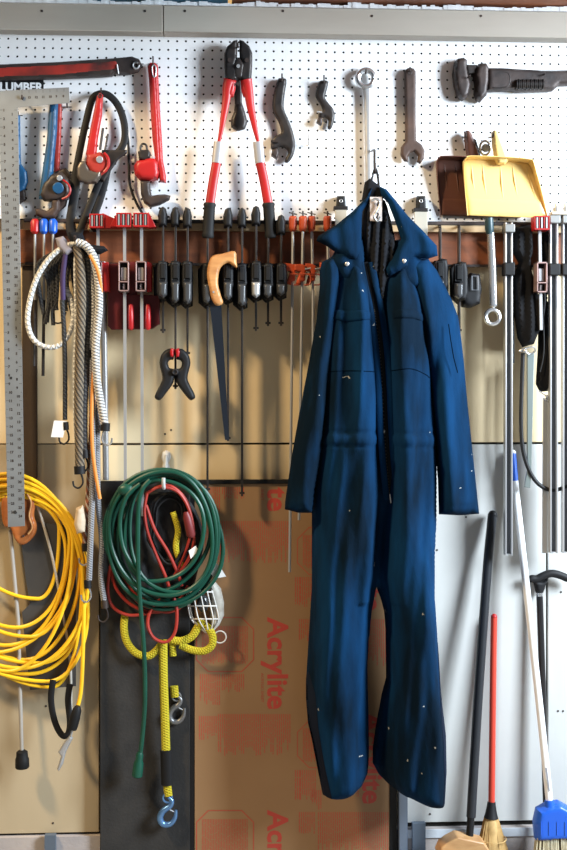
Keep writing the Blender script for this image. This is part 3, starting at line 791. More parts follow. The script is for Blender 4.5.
# red sliding clamps with tall silver bars
def red_clamp(u, vb, label, y=.085, v0=215, low=262, wall_=True, ub=None):
    ub = ub if ub is not None else u+1
    t = thing('bar_clamp', label, 'clamp', P(u, vb, y), 'red framed bar clamps with silver bars')
    mk('bar', MB().tube([P(ub, vb, y), P(u, v0+3, y)], .0058, 4, upv=Vector((.7,.7,0))), steel, t, ang=20)
    hb = MB()
    for x0, x1 in ((-7.5,-6.5),(-3.2,-2.2),(1.8,2.8),(6.3,7.3)):
        hb.pbox(u+x0, u+x1, v0, v0+12, y-.012, y+.028, ref=y)
    hb.pbox(u-7.5, u+7.3, v0-.8, v0+.4, y-.012, y+.029, ref=y); hb.pbox(u-7.5, u+7.3, v0+11.6, v0+13, y-.012, y+.029, ref=y)
    hb.pbox(u-7.4, u+7.2, v0+.4, v0+11.6, y-.012, y-.006, ref=y)
    mk('fixed_head', hb, red, t, bevel=.0006)
    gb = MB()
    for x in (-4.8, -.2, 4.6): gb.pbox(u+x-.7, u+x+.7, v0+.6, v0+11.4, y-.004, y+.0285, ref=y)
    mk('head_web', gb, steel, t)
    lb = MB()
    for x0, x1 in ((-5.2,-4.1),(3.9,5)): lb.pbox(u+x0, u+x1, low, low+30, y-.012, y+.03, ref=y)
    for z0, z1 in ((low,low+1.3),(low+20,low+21),(low+28.8,low+30)): lb.pbox(u-5.2, u+5, z0, z1, y-.012, y+.03, ref=y)
    sf = mk('sliding_frame', lb, mat('pinkish worn frame', (.45,.30,.28), .4, .5), t, bevel=.0005)
    mk('frame_pocket', MB().pbox(u-4.1, u+3.9, low+1.3, low+28.8, y-.012, y+.006, ref=y), black, sf)
    mk('frame_insert', MB().pbox(u-2.6, u+2.6, low+6, low+19, y+.006, y+.02, ref=y), steel, sf, bevel=.002)
    mk('frame_insert_tip', MB().pbox(u-1, u+1, low+22, low+28, y+.006, y+.018, ref=y), steel, sf, bevel=.001)
    return t
for u, lab in ((124.5, 'red framed bar clamp left one of the pair behind the green cord'), (141.5, 'red framed bar clamp right one of the pair behind the green cord')):
    t = red_clamp(u, 520 if u < 130 else 516, lab)
    mk('screw_handle', MB().lathe(P(u+6.5, 330, .075), P(u+6, 304, .075), [(0,.004),(.08,.008),(.5,.009),(.92,.008),(1,.004)], 14), redplastic, t, label='shiny red screw handle')
    mk('head_arm', MB().prism([(u+7.5,213),(u+15,228),(u+7.5,229)] if u > 130 else [(u-7.5,216),(u-7.5,228),(u-14,228)], .04, .1), red, t, bevel=.001)
t = red_clamp(98, 478, 'red bar clamp mostly hidden by the hanging bungee cords', y=.06, v0=216)
mk('head_arm', MB().prism([(103,214),(121,222),(121,229),(103,229)], .04, .085), red, t, bevel=.001)
mk('lower_arm', MB().prism([(101,263),(109,263),(110,292),(101,292)], .04, .085), red, t, bevel=.001)
# dark red deep jaws behind the pair
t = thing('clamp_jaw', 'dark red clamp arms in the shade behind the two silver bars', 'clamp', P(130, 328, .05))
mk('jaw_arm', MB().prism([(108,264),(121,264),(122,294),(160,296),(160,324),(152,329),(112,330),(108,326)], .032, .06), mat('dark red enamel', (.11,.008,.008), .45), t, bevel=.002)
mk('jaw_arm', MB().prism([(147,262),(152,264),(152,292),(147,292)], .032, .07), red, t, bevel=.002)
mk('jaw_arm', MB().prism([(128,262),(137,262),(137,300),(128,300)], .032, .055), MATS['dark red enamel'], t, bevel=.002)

# right hand aluminium bar clamps
def alu_clamp(u, v0, vb, w_, label, y=.085, blk=(264, 276), head=True):
    t = thing('bar_clamp', label, 'clamp', P(u, vb, y), 'aluminium channel bar clamps at the right')
    a = P(u-w_/2, vb, y); b = P(u+w_/2, v0, y); fl = (b.x-a.x)*.2
    mb = MB().box(a.x, a.x+fl, -y-.012, -y+.012, a.z, b.z).box(b.x-fl, b.x, -y-.012, -y+.012, a.z, b.z)
    mk('bar_flange', mb, steel, t, bevel=.0008)
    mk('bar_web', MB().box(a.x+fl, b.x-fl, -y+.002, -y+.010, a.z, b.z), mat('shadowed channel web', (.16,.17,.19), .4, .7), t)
    tip = P(u, vb, y)
    mk('bar_end', MB().prism([(u-w_/2, vb-.5),(u+w_/2, vb-.5),(u+w_/2, vb+1.5),(u+w_*.1, vb-.2),(u, vb-.5),(u-w_*.15, vb+1.5),(u-w_/2, vb+.5)], y-.01, y+.01), alu, t)
    mk('slider', MB().pbox(u-w_/2-1.5, u+w_/2+1.5, blk[0], blk[1], y-.016, y+.022, ref=y), black, t, bevel=.003)
    if head:
        mk('head_block', MB().pbox(u-w_/2-1, u+w_/2+1.5, v0+2, v0+10, y-.016, y+.022, ref=y), mat('cast grey metal', (.28,.28,.27), .45, .6), t, bevel=.002)
    return t
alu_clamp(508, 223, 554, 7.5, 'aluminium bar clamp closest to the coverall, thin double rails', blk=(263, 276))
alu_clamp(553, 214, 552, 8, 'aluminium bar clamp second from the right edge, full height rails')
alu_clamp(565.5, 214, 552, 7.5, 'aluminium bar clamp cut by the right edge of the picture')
t = thing('clamp_screw', 'chrome clamp screw heads at the right edge below the pegboard', 'clamp', P(560, 216, .09))
for u in (556.5, 565.5):
    mk('cap', MB().lathe(P(u, 218, .09), P(u, 204, .09), [(0,.013),(.3,.016),(.35,.011),(.7,.011),(.75,.007),(1,.006)], 16), steel, t)
mk('plate', MB().pbox(552, 572, 211.5, 214.5, .07, .11), MATS['pale painted plate'], t, bevel=.001)
t = red_clamp(539.5, 330, 'small red and silver bar clamp under the yellow dustpan corner', y=.10, v0=218, low=263, ub=541)
# chrome combination wrench under the dustpan
t = thing('combination_wrench', 'bright chrome ring wrench hanging below the yellow dustpan', 'wrench', P(492, 326, .1))
mk('shank', MB().pillow([(487,232),(490,231),(494,232),(496,270),(497,306),(493,309),(489.5,306),(488.5,270)], .095, .006, 2.5, e=.006), chrome, t)
mk('ring_end', torus(492.5, 317, .1, 6.8, .0062, 7.2), chrome, t)
mk('socket_end', MB().lathe(P(489.5, 234, .1), P(489, 218, .1), [(0,.009),(.3,.013),(1,.012)], 14), mat('dark teal grip', (.02,.05,.06), .4), t, label='dark upper end')

# black cloth sleeves with chrome clasps and bars below
t = thing('cloth_sleeve', 'limp black cloth sleeve ending in a chrome clasp and grey bar', 'sleeve', P(526, 345, .08))
def wob(a, b): return lambda u, v: .006*math.sin(u*.55+a)+.004*math.sin(v*.09+b+u*.1)
mk('sleeve', MB().pillow([(517,226),(533,224),(534,250),(531,262),(534,275),(541,300),(541,330),(535,344),(524,347),(519,338),(515,310),(513,280),(520,262),(513,250),(513,232)], .05, .04, 6, e=.004, fold=wob(0, 1)), mat('black cloth', (.006,.006,.007), .9, bump=.3, spec=.2), t)
mk('clasp', MB().tube(path([(519,351,.09),(524,349,.094),(533,347,.094),(535,351,.09),(530,354,.09),(525,352,.092),(519,351,.09)], 5), .0024, 6), chrome, t)
mk('clasp_screw', MB().ball(P(525.5, 351.5, .096), .0055), chrome, t)
mk('hanging_bar', MB().prism([(527,353),(534,353),(531,470),(530,488),(524,487),(527,470)], .07, .08), mat('grey green bar', (.22,.26,.25), .4, .5), t, bevel=.001)
mk('hanging_cable', MB().tube(path([(523,353,.08),(522,380,.08),(521,420,.08),(523,450,.08),(530,472,.08),(541,486,.08),(556,490,.08),(575,482,.08)], 6), .006, 8), black, t)
mk('side_cord', MB().tube(path([(513,262,.07),(512.5,300,.07),(513,345,.07),(513,363,.07)], 4), .0045, 6), black, t)
t = thing('cloth_sleeve', 'narrow black cloth sleeve with chrome clasp right of the wider one', 'sleeve', P(546, 395, .08))
mk('sleeve', MB().pillow([(541,232),(549,228),(549,262),(548,300),(550,330),(551,370),(551,391),(541,392),(537,384),(539,350),(540,300),(541,262)], .045, .03, 5, e=.004, fold=wob(2, 2)), MATS['black cloth'], t)
mk('clasp', MB().tube(path([(539,391,.08),(545,395,.084),(551,398,.084),(549,402,.08),(543,398,.082)], 5), .0022, 6), chrome, t)
mk('clasp_screw', MB().ball(P(547, 396.5, .086), .005), chrome, t)
mk('hanging_strip', MB().prism([(543,398),(549,398),(547,553),(542,553)], .06, .068), alu, t, bevel=.001)
mk('tie_cord', MB().tube(path([(541,330,.09),(545,300,.09),(541,278,.09),(544,345,.088),(540,372,.086)], 6), .002, 6), black, t)

# hand saw with wooden handle
t = thing('hand_saw', 'hand saw with golden wooden handle hanging among the black clamps', 'saw', P(220, 440, .12))
hs = smooth2([(209,262),(213,256),(222,254),(235,251.5),(236.5,262),(237,268),(233,266),(228,263),(222,266),(219,272),(218,284),(221,296),(223,303),(217,306),(212,300),(209,288),(207,274)], 3)
mk('handle', MB().pillow(hs, .118, .008, 3, e=.012), handlew, t)
mk('blade', MB().prism([(209,298),(221,300),(229,440),(225,440)], .122, .1236), mat('blue black saw steel', (.045,.055,.075), .35, .8), t)
mk('handle_rivet', MB().tube([P(213.5,292,.137), P(213.5,292,.141)], .003, 10), steel, t)

# spring clamp
t = thing('spring_clamp', 'black spring clamp with red tips hanging from a clamp bar', 'clamp', P(175, 398, .1))
for s in (-1, 1):
    m_ = lambda pts: [(175+s*x, y) for x, y in pts]
    mk('jaw_arm', MB().pillow(smooth2(m_([(1.5,350),(7,349),(13,354),(15.5,363),(13,374),(13,381),(19,393),(20,398),(15,400),(8,392),(1.5,382),(1,370),(5.5,368),(7,363),(5,360),(1.5,359)]), 3), .088, .012, 3, e=.012), black, t)
    mk('tip', MB().pillow(m_([(0.6,349),(4,348),(5.5,352),(4.5,357),(1,358)]), .09, .015, 1.5, e=.014), redplastic, t, label='red jaw tip')
mk('pivot', MB().tube([P(175,372,.088), P(175,372,.118)], .010, 14), black, t, bevel=.002)
mk('spring', torus(175, 372, .119, 2.2, .0012), darkiron, t)

# screwdrivers in the rack at left
for u, vb, m_, lab in ((35, 366, redplastic, 'screwdriver with dark red handle, leftmost in the rack'), (44, 376, bluep, 'screwdriver with blue handle beside the red one'), (53, 305, bluep, 'screwdriver with blue handle closest to the bungee cords')):
    t = thing('screwdriver', lab, 'screwdriver', P(u, vb, .07), 'screwdrivers in the left end of the rack')
    mk('handle', MB().lathe(P(u, 234, .07), P(u, 219, .07), [(0,.006),(.15,.012),(.8,.013),(1,.007)], 12), m_, t)
    mk('shaft', MB().tube([P(u, vb if vb < 310 else 300, .07), P(u, 233, .07)], .0035, 8), steel if vb < 370 else alu, t)
    if vb > 310: mk('long_shaft', MB().tube([P(u-1, vb, .068), P(u, 300, .07)], .0045, 8), blackmetal, t)
# ================================================================== the coverall
def fabric(name, c1, c2, spots=True):
    m = mat(name, c1, .9, col2=c2, nscale=8, mixlo=.36, mixhi=.62, spec=.08, stretch=(1,1,.3))
    nt = m.node_tree; b = nt.nodes['Principled BSDF']
    tc = nt.nodes.new('ShaderNodeTexCoord')
    # woven twill bump and soft crumples
    wv = nt.nodes.new('ShaderNodeTexWave'); wv.inputs['Scale'].default_value = 260; wv.bands_direction = 'DIAGONAL'
    n2 = nt.nodes.new('ShaderNodeTexNoise'); n2.inputs['Scale'].default_value = 28; n2.inputs['Detail'].default_value = 5
    mp = nt.nodes.new('ShaderNodeMapping'); mp.inputs['Scale'].default_value = (1.2, 1.2, .45)
    nt.links.new(tc.outputs['Object'], mp.inputs['Vector']); nt.links.new(mp.outputs[0], n2.inputs['Vector']); nt.links.new(tc.outputs['Object'], wv.inputs['Vector'])
    b1 = nt.nodes.new('ShaderNodeBump'); b1.inputs['Strength'].default_value = .15; b1.inputs['Distance'].default_value = .0005
    b2 = nt.nodes.new('ShaderNodeBump'); b2.inputs['Strength'].default_value = .7; b2.inputs['Distance'].default_value = .006
    nt.links.new(wv.outputs['Fac'], b1.inputs['Height']); nt.links.new(n2.outputs['Fac'], b2.inputs['Height'])
    nt.links.new(b1.outputs['Normal'], b2.inputs['Normal']); nt.links.new(b2.outputs['Normal'], b.inputs['Normal'])
    if spots:
        vo = nt.nodes.new('ShaderNodeTexVoronoi'); vo.inputs['Scale'].default_value = 26; vo.inputs['Randomness'].default_value = 1
        nz = nt.nodes.new('ShaderNodeTexNoise'); nz.inputs['Scale'].default_value = 60
        mx0 = nt.nodes.new('ShaderNodeMix'); mx0.data_type = 'RGBA'; mx0.inputs[0].default_value = .03
        nt.links.new(tc.outputs['Object'], nz.inputs['Vector']); nt.links.new(tc.outputs['Object'], mx0.inputs[6]); nt.links.new(nz.outputs['Color'], mx0.inputs[7])
        nt.links.new(mx0.outputs[2], vo.inputs['Vector'])
        l = nt.nodes.new('ShaderNodeMath'); l.operation = 'LESS_THAN'; l.inputs[1].default_value = .085
        nt.links.new(vo.outputs['Distance'], l.inputs[0])
        sp = nt.nodes.new('ShaderNodeSeparateColor'); nt.links.new(vo.outputs['Color'], sp.inputs[0])
        g = nt.nodes.new('ShaderNodeMath'); g.operation = 'GREATER_THAN'; g.inputs[1].default_value = .80
        nt.links.new(sp.outputs[0], g.inputs[0])
        mu = nt.nodes.new('ShaderNodeMath'); mu.operation = 'MULTIPLY'; nt.links.new(l.outputs[0], mu.inputs[0]); nt.links.new(g.outputs[0], mu.inputs[1])
        mu2 = nt.nodes.new('ShaderNodeMath'); mu2.operation = 'MULTIPLY'; mu2.inputs[1].default_value = .75; nt.links.new(mu.outputs[0], mu2.inputs[0])
        mx = nt.nodes.new('ShaderNodeMix'); mx.data_type = 'RGBA'; mx.inputs[7].default_value = (.45,.45,.42,1)
        old = b.inputs['Base Color'].links[0].from_socket
        nt.links.new(mu2.outputs[0], mx.inputs[0]); nt.links.new(old, mx.inputs[6]); nt.links.new(mx.outputs[2], b.inputs['Base Color'])
    return m
navy = fabric('blue work cotton', (.0030,.034,.098), (.0018,.009,.020))
lining = fabric('black quilted lining', (.010,.011,.014), (.016,.017,.02), False)
cuffm = fabric('dark side panel cloth', (.006,.010,.022), (.009,.015,.03), False)
BD = .115
def sstep(a, b, x):
    t = min(1, max(0, (x-a)/(b-a))); return t*t*(3-2*t)
def nz(x, y, s=0):
    return (math.sin(x*1.0+1.3*math.sin(y*.7+s)+s)+math.sin(x*1.7-.8*y+2.1*s)*.6+math.sin(y*1.3+x*.4+s*3)*.4)/2
cv = thing('coverall', 'dark blue work coverall hanging by its collar in the middle of the wall', 'coverall', P(378, 803, BD))
left_e = [(350,250),(332,262),(322,300),(318,350),(314,400),(312.6,440),(312.6,590),(310,631),(307,680),(307.3,705),(309.5,725),(313,740),(318.5,768),(322.6,794)]
hemL = [(330,797),(342,796.5),(354,792),(363,784),(369,771)]
inL = [(370,752),(369.5,710),(368.5,670),(370,640),(373,612),(377.5,588)]
inR = [(382,600),(385.5,613),(387,631),(387.5,680),(383,697),(377,730),(374,752),(374,766),(380,777),(388,785)]
hemR = [(402,793),(420,800),(434,803),(445,803)]
right_e = [(447.5,771),(446.5,734),(442,700),(440,680),(437,640),(434,594),(435,557),(437.5,520),(438,470),(437,441),(431,367),(428,330),(424,290),(414,262),(404,256)]
body = left_e+hemL+inL+inR+hemR+right_e+[(388,262),(378,272),(366,262)]
def cx(v):   # the opening runs from the collar down to the crotch
    pts = [(240,371),(270,371),(330,379),(400,384),(495,388),(540,384),(587,378)]
    for (a, b), (c, d) in zip(pts, pts[1:]):
        if v <= c: return b+(d-b)*max(0, (v-a))/(c-a)
    return 378
def ridge(u, a, b, c, h, w=4.0):
    # a soft crease: the cloth climbs from a to b and turns away from b to c
    t1 = (u-a)/(b-a); t2 = (c-u)/(c-b); k = 6.0
    m_ = -math.log(math.exp(-k*t1)+math.exp(-k*t2))/k
    return h*m_
def bfold(u, v):
    f = 0
    legs = sstep(500, 620, v)
    k1 = 426+ (4 if v > 700 else 0)
    R0 = ridge(u, 376, 396, 462, .07) if u > 372 else 0
    R1 = ridge(u, 376, 422+.04*(v-600), 449, .14) if u > 372 else 0
    L0 = ridge(u, 308, 358, 380, .07) if u <= 378 else 0
    L1 = ridge(u, 304, 343, 378, .09) if u <= 378 else 0
    f += ((R0 if u > 378 else L0)*(1-legs) + (R1 if u > 378 else L1)*legs)*sstep(230, 330, v)
    if v < 600:
        c = cx(v); x = u-c
        f += -.030*math.exp(-(x/9)**2)*(1-sstep(520, 590, v))
        f += .010*math.exp(-((x+16)/7)**2) + .010*math.exp(-((x-13)/6)**2)
    f += .011*nz(u*.16, v*.012, 1.0) + .006*nz(u*.33+v*.04, v*.03, 2.2) + .005*nz(u*.05-v*.035, v*.02, 6)
    f += -.006*math.exp(-((v-432-(u-375)*.02)/2.2)**2) - .005*math.exp(-((v-445-(u-375)*.02)/1.6)**2)     # waist seam
    f += .008*math.exp(-((v-438)/7)**2)
    # long leg creases
    if v > 560:
        s = sstep(560, 660, v)
        f += s*(.014*math.sin((u-318+ (v-600)*.03)*.13) if u < 372 else .017*math.sin((u-388-(v-600)*.03)*.15))
        f += s*.006*nz(u*.2, v*.05, 4)
    f += .004*nz(u*.06+v*.03, v*.03, 5)
    return f
bod = mk('body', MB().pillow(body, BD, .055, 18, e=.006, Tb=.0, ref=BD+.03, fold=bfold, res=2.6), navy, cv, ang=80)
_B = np.array(body, float); _E = np.roll(_B, -1, 0)-_B
def body_h(u, v):
    q = np.array([u, v]); t = np.clip(((q-_B)*_E).sum(1)/((_E**2).sum(1)+1e-9), 0, 1)
    d_ = np.sqrt(((q-_B-_E*t[:, None])**2).sum(1)).min(); x = min(1, d_/18)
    p_ = math.sqrt(max(0, 1-(1-x)**2))
    return (.055+bfold(u, v))*p_
# side stripe panels in darker cloth
mk('side_panel', MB().pillow([(436.5,640),(439,680),(440.5,697),(445,734),(446.5,771),(445,801.5),(436,801),(438,771),(437,734),(433.5,690),(433.8,640)], BD+.006, 0, .5, e=.0022, ref=BD+.03, fold=body_h, lay=True, res=1.5), cuffm, bod, label='black lower side panel')
mk('side_panel', MB().pillow([(309,672),(314,690),(317,725),(323,760),(330,793),(322.8,794.5),(317.5,768),(312,740),(308.5,725),(306.5,700),(306.6,680)], BD+.006, 0, .5, e=.0022, ref=BD+.03, fold=body_h, lay=True, res=1.5), cuffm, bod, label='black lower side panel')
# sleeves
def sl(s0):
    def f(u, v):
        cl = 328-(v-262)*.12 if s0 < 2 else 412+(v-262)*.155
        g = -.0018*max(0, cl-u) if s0 < 2 else -.0013*max(0, u-cl)
        return g+.009*nz(u*.22, v*.018, s0)+.006*nz(u*.1+v*.05, v*.055, s0+3)+.005*nz(u*.08+v*.05, v*.02, s0+5)-.004*math.exp(-((v-504)/1.5)**2)
    return f
lsl = [(322,262),(333,256),(341,268),(340,300),(335,350),(329,400),(323,450),(315,490),(312.8,513),(299,513),(285,509.5),(285.3,502),(292,456),(299.6,413),(308,369),(314,335),(317,318),(320,286),(320,270)]
rsl = [(404,264),(414,258),(428,258),(437,270),(445.5,286),(453,302),(458.5,317),(461.5,338),(464,360),(467,395),(472,443),(477,490),(479.5,514),(460,515.5),(439.5,514.5),(438.5,480),(434,430),(428,370),(419,320),(409,285)]
mk('sleeve', MB().pillow(lsl, BD+.03, .062, 14, e=.006, ref=BD+.04, fold=sl(1), res=2.6), navy, cv, ang=80)
mk('sleeve', MB().pillow(rsl, BD+.03, .066, 14, e=.006, ref=BD+.04, fold=sl(2.5), res=2.6), navy, cv, ang=80)
# dark lining inside the open front
mk('lining', MB().pillow([(366,196),(376,193),(386,200),(392,220),(397,245),(394,270),(386,300),(388,360),(386,380),(380,340),(374,290),(364,262),(360,232),(361,208)], BD+.03, .05, 8, e=.004, ref=BD+.05,
   fold=lambda u, v: .008*math.sin(u*.7+v*.04)), lining, cv, ang=80, label='black inner lining')
# collar flaps
lcol = [(372,188),(366,198),(352,212),(335,226),(318,236.5),(316,241),(326,246),(336,253),(346,258),(356,262),(361,252),(361,230),(362,212),(367,204)]
rcol = [(379,187),(386,190),(396,202),(407,216),(422,231),(436,246),(437,256),(428,259),(414,258),(409,262),(407,268),(398,273),(388,277),(384,270),(392,258),(401,240),(395,222),(388,204),(381,196)]
cf = lambda s0: (lambda u, v: .006*nz(u*.25, v*.08, s0))
mk('collar_flap', MB().pillow(lcol, BD+.075, .020, 7, e=.006, ref=BD+.07, fold=cf(1), res=2.2), navy, cv, ang=80)
mk('collar_flap', MB().pillow(rcol, BD+.075, .022, 7, e=.006, ref=BD+.07, fold=cf(3), res=2.2), navy, cv, ang=80)
mk('shoulder_yoke', MB().pillow([(341,240),(364,236),(366,262),(372,290),(352,292),(336,280),(329,262)], BD+.04, .045, 12, e=.005, ref=BD+.05, fold=cf(5)), navy, cv, ang=80)
mk('shoulder_yoke', MB().pillow([(395,240),(412,238),(424,262),(423,290),(404,292),(388,292),(386,272)], BD+.04, .045, 12, e=.005, ref=BD+.05, fold=cf(6)), navy, cv, ang=80)
# neck, label and hanging loop
mk('neck_band', MB().pillow([(365,182),(370,178),(378,184),(384,190),(384,198),(376,206),(366,208),(362,200)], BD+.05, .02, 4, e=.004), lining, cv, label='black neck band')
mk('hanger_loop', MB().tube(path([(370,190,.17),(372.5,176,.155),(375.5,168.5,.15),(378,178,.16),(379,190,.17)], 6), .0032, 8), black, cv, label='black hanging loop')
mk('neck_label', MB().pbox(370, 382, 197, 221, BD+.088, BD+.089), mat('worn printed label', (.42,.34,.30), .7, col2=(.6,.52,.47), nscale=60), cv, label='worn pinkish neck label')
mk('label_clip', MB().tube(path([(371,201,.212),(376,199,.214),(380,203,.214),(377,211,.214),(374,216,.214),(377,221,.213),(380,217,.212)], 6), .0035, 8), chrome, cv, label='chrome S shaped clip')
# front placket edges and zip
zp = [(364,262),(368,282),(374,310),(379,345),(382,385),(384,430),(387,470),(390,500)]
def off(pts, dx): return [(a+dx, b) for a, b in pts]
def strip(pts, w, d, th, nm, m, **k):
    mk(nm, MB().tube(path([(a, b, d(b) if callable(d) else d) for a, b in pts], 6), w*K/2, 8, flat=th), m, cv, **k)
dz = lambda v: BD+.088-.016*sstep(440, 520, v)
strip(off(zp, -3.5), 6, lambda v: dz(v)-.003, .35, 'front_placket', navy, ang=80)
strip(off(zp, 7.5), 6, lambda v: dz(v)-.005, .35, 'front_placket', navy, ang=80)
strip([(a+2.0, b) for a, b in zp], 5.5, lambda v: dz(v)-.012, .3, 'zip_tape', lining, label='black zip tape')
zt2 = MB()
for q in path([(a+.3, b, dz(b)-.0045) for a, b in zp[2:]], 12):
    zt2.ball(q, .0016, n=4, m=6)
mk('zip_teeth', zt2, mat('dull brass', (.07,.06,.045), .6, .3), bod)
mk('zip_pull', MB().tube(path([(390,494,.20),(391,503,.20)], 2), .0022, 6), steel, cv)
# snaps
for u, v, d in ((347,264,BD+.097), (404,261,BD+.108), (341,316,BD+.09), (415,314,BD+.09), (383,431,BD+.079),(378,403,BD+.084)):
    mk('snap_button', MB().tube([P(u,v,d-.012), P(u,v,d), P(u,v,d+.002)], [.006,.006,.003], 12), steel, cv, label='metal snap button')
# chest pocket flaps
mk('pocket_flap', MB().pillow([(325,310),(345,312),(369,313),(368,321),(345,323),(326,319)], BD+.006, .003, 2, e=.0025, ref=BD+.03, fold=body_h, lay=True, res=2), navy, bod, ang=80)
mk('pocket_flap', MB().pillow([(388,312),(408,311),(422,316),(424,323),(408,320),(389,320)], BD+.006, .003, 2, e=.0025, ref=BD+.03, fold=body_h, lay=True, res=2), navy, bod, ang=80)
seam = mat('shadow navy thread', (.0015,.005,.012), 1, spec=0)
def stitch(pts, d=None):
    q = [(a, b, (BD+.0065+body_h(a, b)) if d is None else d) for a, b in [tuple(t) for t in cr(pts, 8)]]
    mk('stitched_seam', MB().tube([Vector((P(a, b, BD+.03).x, -d_, P(a, b, BD+.03).z)) for a, b, d_ in q], .0012, 5), seam, bod)
stitch([(388,371),(405,369),(421,374),(427,378)])
mk('sleeve_pocket_seam', MB().tube([Vector((P(a, b_, BD+.04).x, -(BD+.093), P(a, b_, BD+.04).z)) for a, b_ in ((445,325),(447,340),(450,358),(454,373))], .0014, 5), seam, cv)
stitch([(322,372),(345,371),(372,372)])
# steel hook the coverall hangs on
mb = MB().tube(path([(374.5,150,.024),(374.5,152,.09),(374.5,168,.125),(375,173,.15),(375,170,.165),(375,163,.168)], 5), .0035, 8)
one('coat_hook', mb, darkiron, 'dark steel hook through the loop of the blue coverall', 'hook')

# ================================================================== cords and ropes
cord_y = mat('yellow cord jacket', (.95,.58,.018), .42, col2=(.86,.48,.014), nscale=8)
cord_g = mat('dark green cord jacket', (.004,.070,.042), .42, col2=(.003,.05,.03), nscale=10)
cord_r = mat('orange red cord jacket', (.42,.035,.02), .45, col2=(.32,.025,.016), nscale=10)
# yellow coil
t = thing('extension_cord', 'yellow extension cord coiled on the left with its plug hanging down', 'extension cord', P(15, 690, .09))
loops = [ # top v, right u, right v, bottom u, bottom v, left u, depth
 (499,60,545,38,598,-40,.075),(494,66,565,16,628,-52,.085),(490,74,570,32,637,-60,.095),(485,79,580,24,659,-66,.08),
 (481,84,608,36,664,-60,.10),(477,86,612,30,674,-70,.09),(473,88,616,48,681,-72,.105),(487,72,560,8,672,-66,.11),(479,88,590,22,668,-74,.115),(496,70,560,4,645,-62,.092),(484,83,575,52,688,-60,.098),(489,77,555,-4,652,-50,.088)]
for i, (tv, ru, rv, bu, bv, lu, d) in enumerate(loops):
    dd = .044 + (d-.075)*.6
    mk('cord_loop', MB().tube(ring_loop(10+R_.uniform(-3,3), tv, ru, rv-14+R_.uniform(-6,6), bu, bv, lu, rv-25, dd, .004, 16, i*1.3, .8), .0055, 9, closed=True), cord_y, t)
mk('cord_tail', MB().tube(path([(82,560,.074),(84,600,.08),(83,650,.082),(81,690,.09),(77,709,.10)], 7), .0057, 9), cord_y, t)
mk('plug', MB().lathe(P(78,706,.11), P(72,729,.105), [(0,.007),(.15,.0125),(.5,.0145),(.85,.0145),(1,.013)], 14), black, t, label='black moulded plug')
mk('plug_prong', MB().tube([P(73,728,.105), P(71,736,.104)], .003, 6), steel, t)
mk('light_clip', MB().pillow([(70,735),(73,738),(66,752),(63,764),(59,771),(57,769),(61,756),(58,752),(64,742)], .098, .006, 2, e=.004), steel, t, label='pale metal end clip')
one('strap_loop', MB().tube(path([(53,680,.08),(51,700,.08),(55,722,.08),(62,735,.085),(68,734,.085),(70,722,.08),(68,700,.07),(70,684,.07)], 7), .009, 8, flat=.3), black, 'black webbing strap drooping under the yellow cord', 'strap')
one('grey_cable', MB().tube(path([(27,492,.03),(35,500,.036),(42,520,.042),(50,548,.043),(56,575,.043),(64,620,.043),(70,660,.043),(71,710,.04)], 8), .0042, 8), mat('pale grey cable', (.45,.42,.36), .5), 'thin pale grey cable curving down behind the yellow cord', 'cable')
# grey rod with black rubber end
t = thing('walking_stick', 'thin grey rod with black rubber tip hanging at lower left', 'stick', P(22, 770, .06))
mk('shaft', MB().tube([P(10, 530, .03), P(18, 620, .04), P(22, 758, .06)], [.006,.006,.0055], 10), mat('grey varnished rod', (.36,.33,.29), .4), t)
one('peg_hook', MB().tube([P(9.5,527,-.001), P(9.5,527,.05), P(9.5,524,.052)], .003, 8), darkiron, 'steel peg at the top of the thin grey rod under the framing square', 'hook')
mk('rubber_tip', MB().lathe(P(22.3, 768, .06), P(22, 750, .06), [(0,.018),(.06,.020),(.5,.0195),(.62,.017),(.9,.016),(1,.009)], 16), blackr, t, label='black rubber tip')
# saw under the ruler
t = thing('hand_saw', 'broad dark saw with orange wooden handle hanging under the framing square', 'saw', P(35, 690, .04))
hh = smooth2([(2,498),(6,490),(14,486),(26,486),(34,492),(36,503),(34,515),(37,526),(35,535),(27,543),(20,544),(15,538),(11,528),(5,526),(2,515)], 3)
mk('handle', MB().pillow(hh, .034, .010, 3, e=.012), handleo, t, label='orange varnished handle')
mk('handle_grip_edge', MB().tube(path([(27,494,.06),(31,503,.06),(29,516,.06),(32,527,.06),(28,534,.06)], 6), .003, 8), handlew, t)
mk('blade', MB().prism([(20,530),(36,522),(72,526),(76,560),(76,686),(30,690),(22,612),(30,604),(26,580)], .036, .038), mat('dull grey saw steel', (.085,.08,.075), .5, .4, col2=(.05,.047,.044), nscale=6), t, label='broad dull grey blade')
mk('handle_bolt', MB().tube([P(23.5, 536, .05), P(23.5, 536, .059)], .003, 10), darkiron, t)
one('coil_peg', MB().tube(path([(12,480,.002),(12,481,.05),(12,480,.075),(12,476,.078)], 5), .004, 8), darkiron, 'steel peg carrying the yellow cord coil', 'hook')

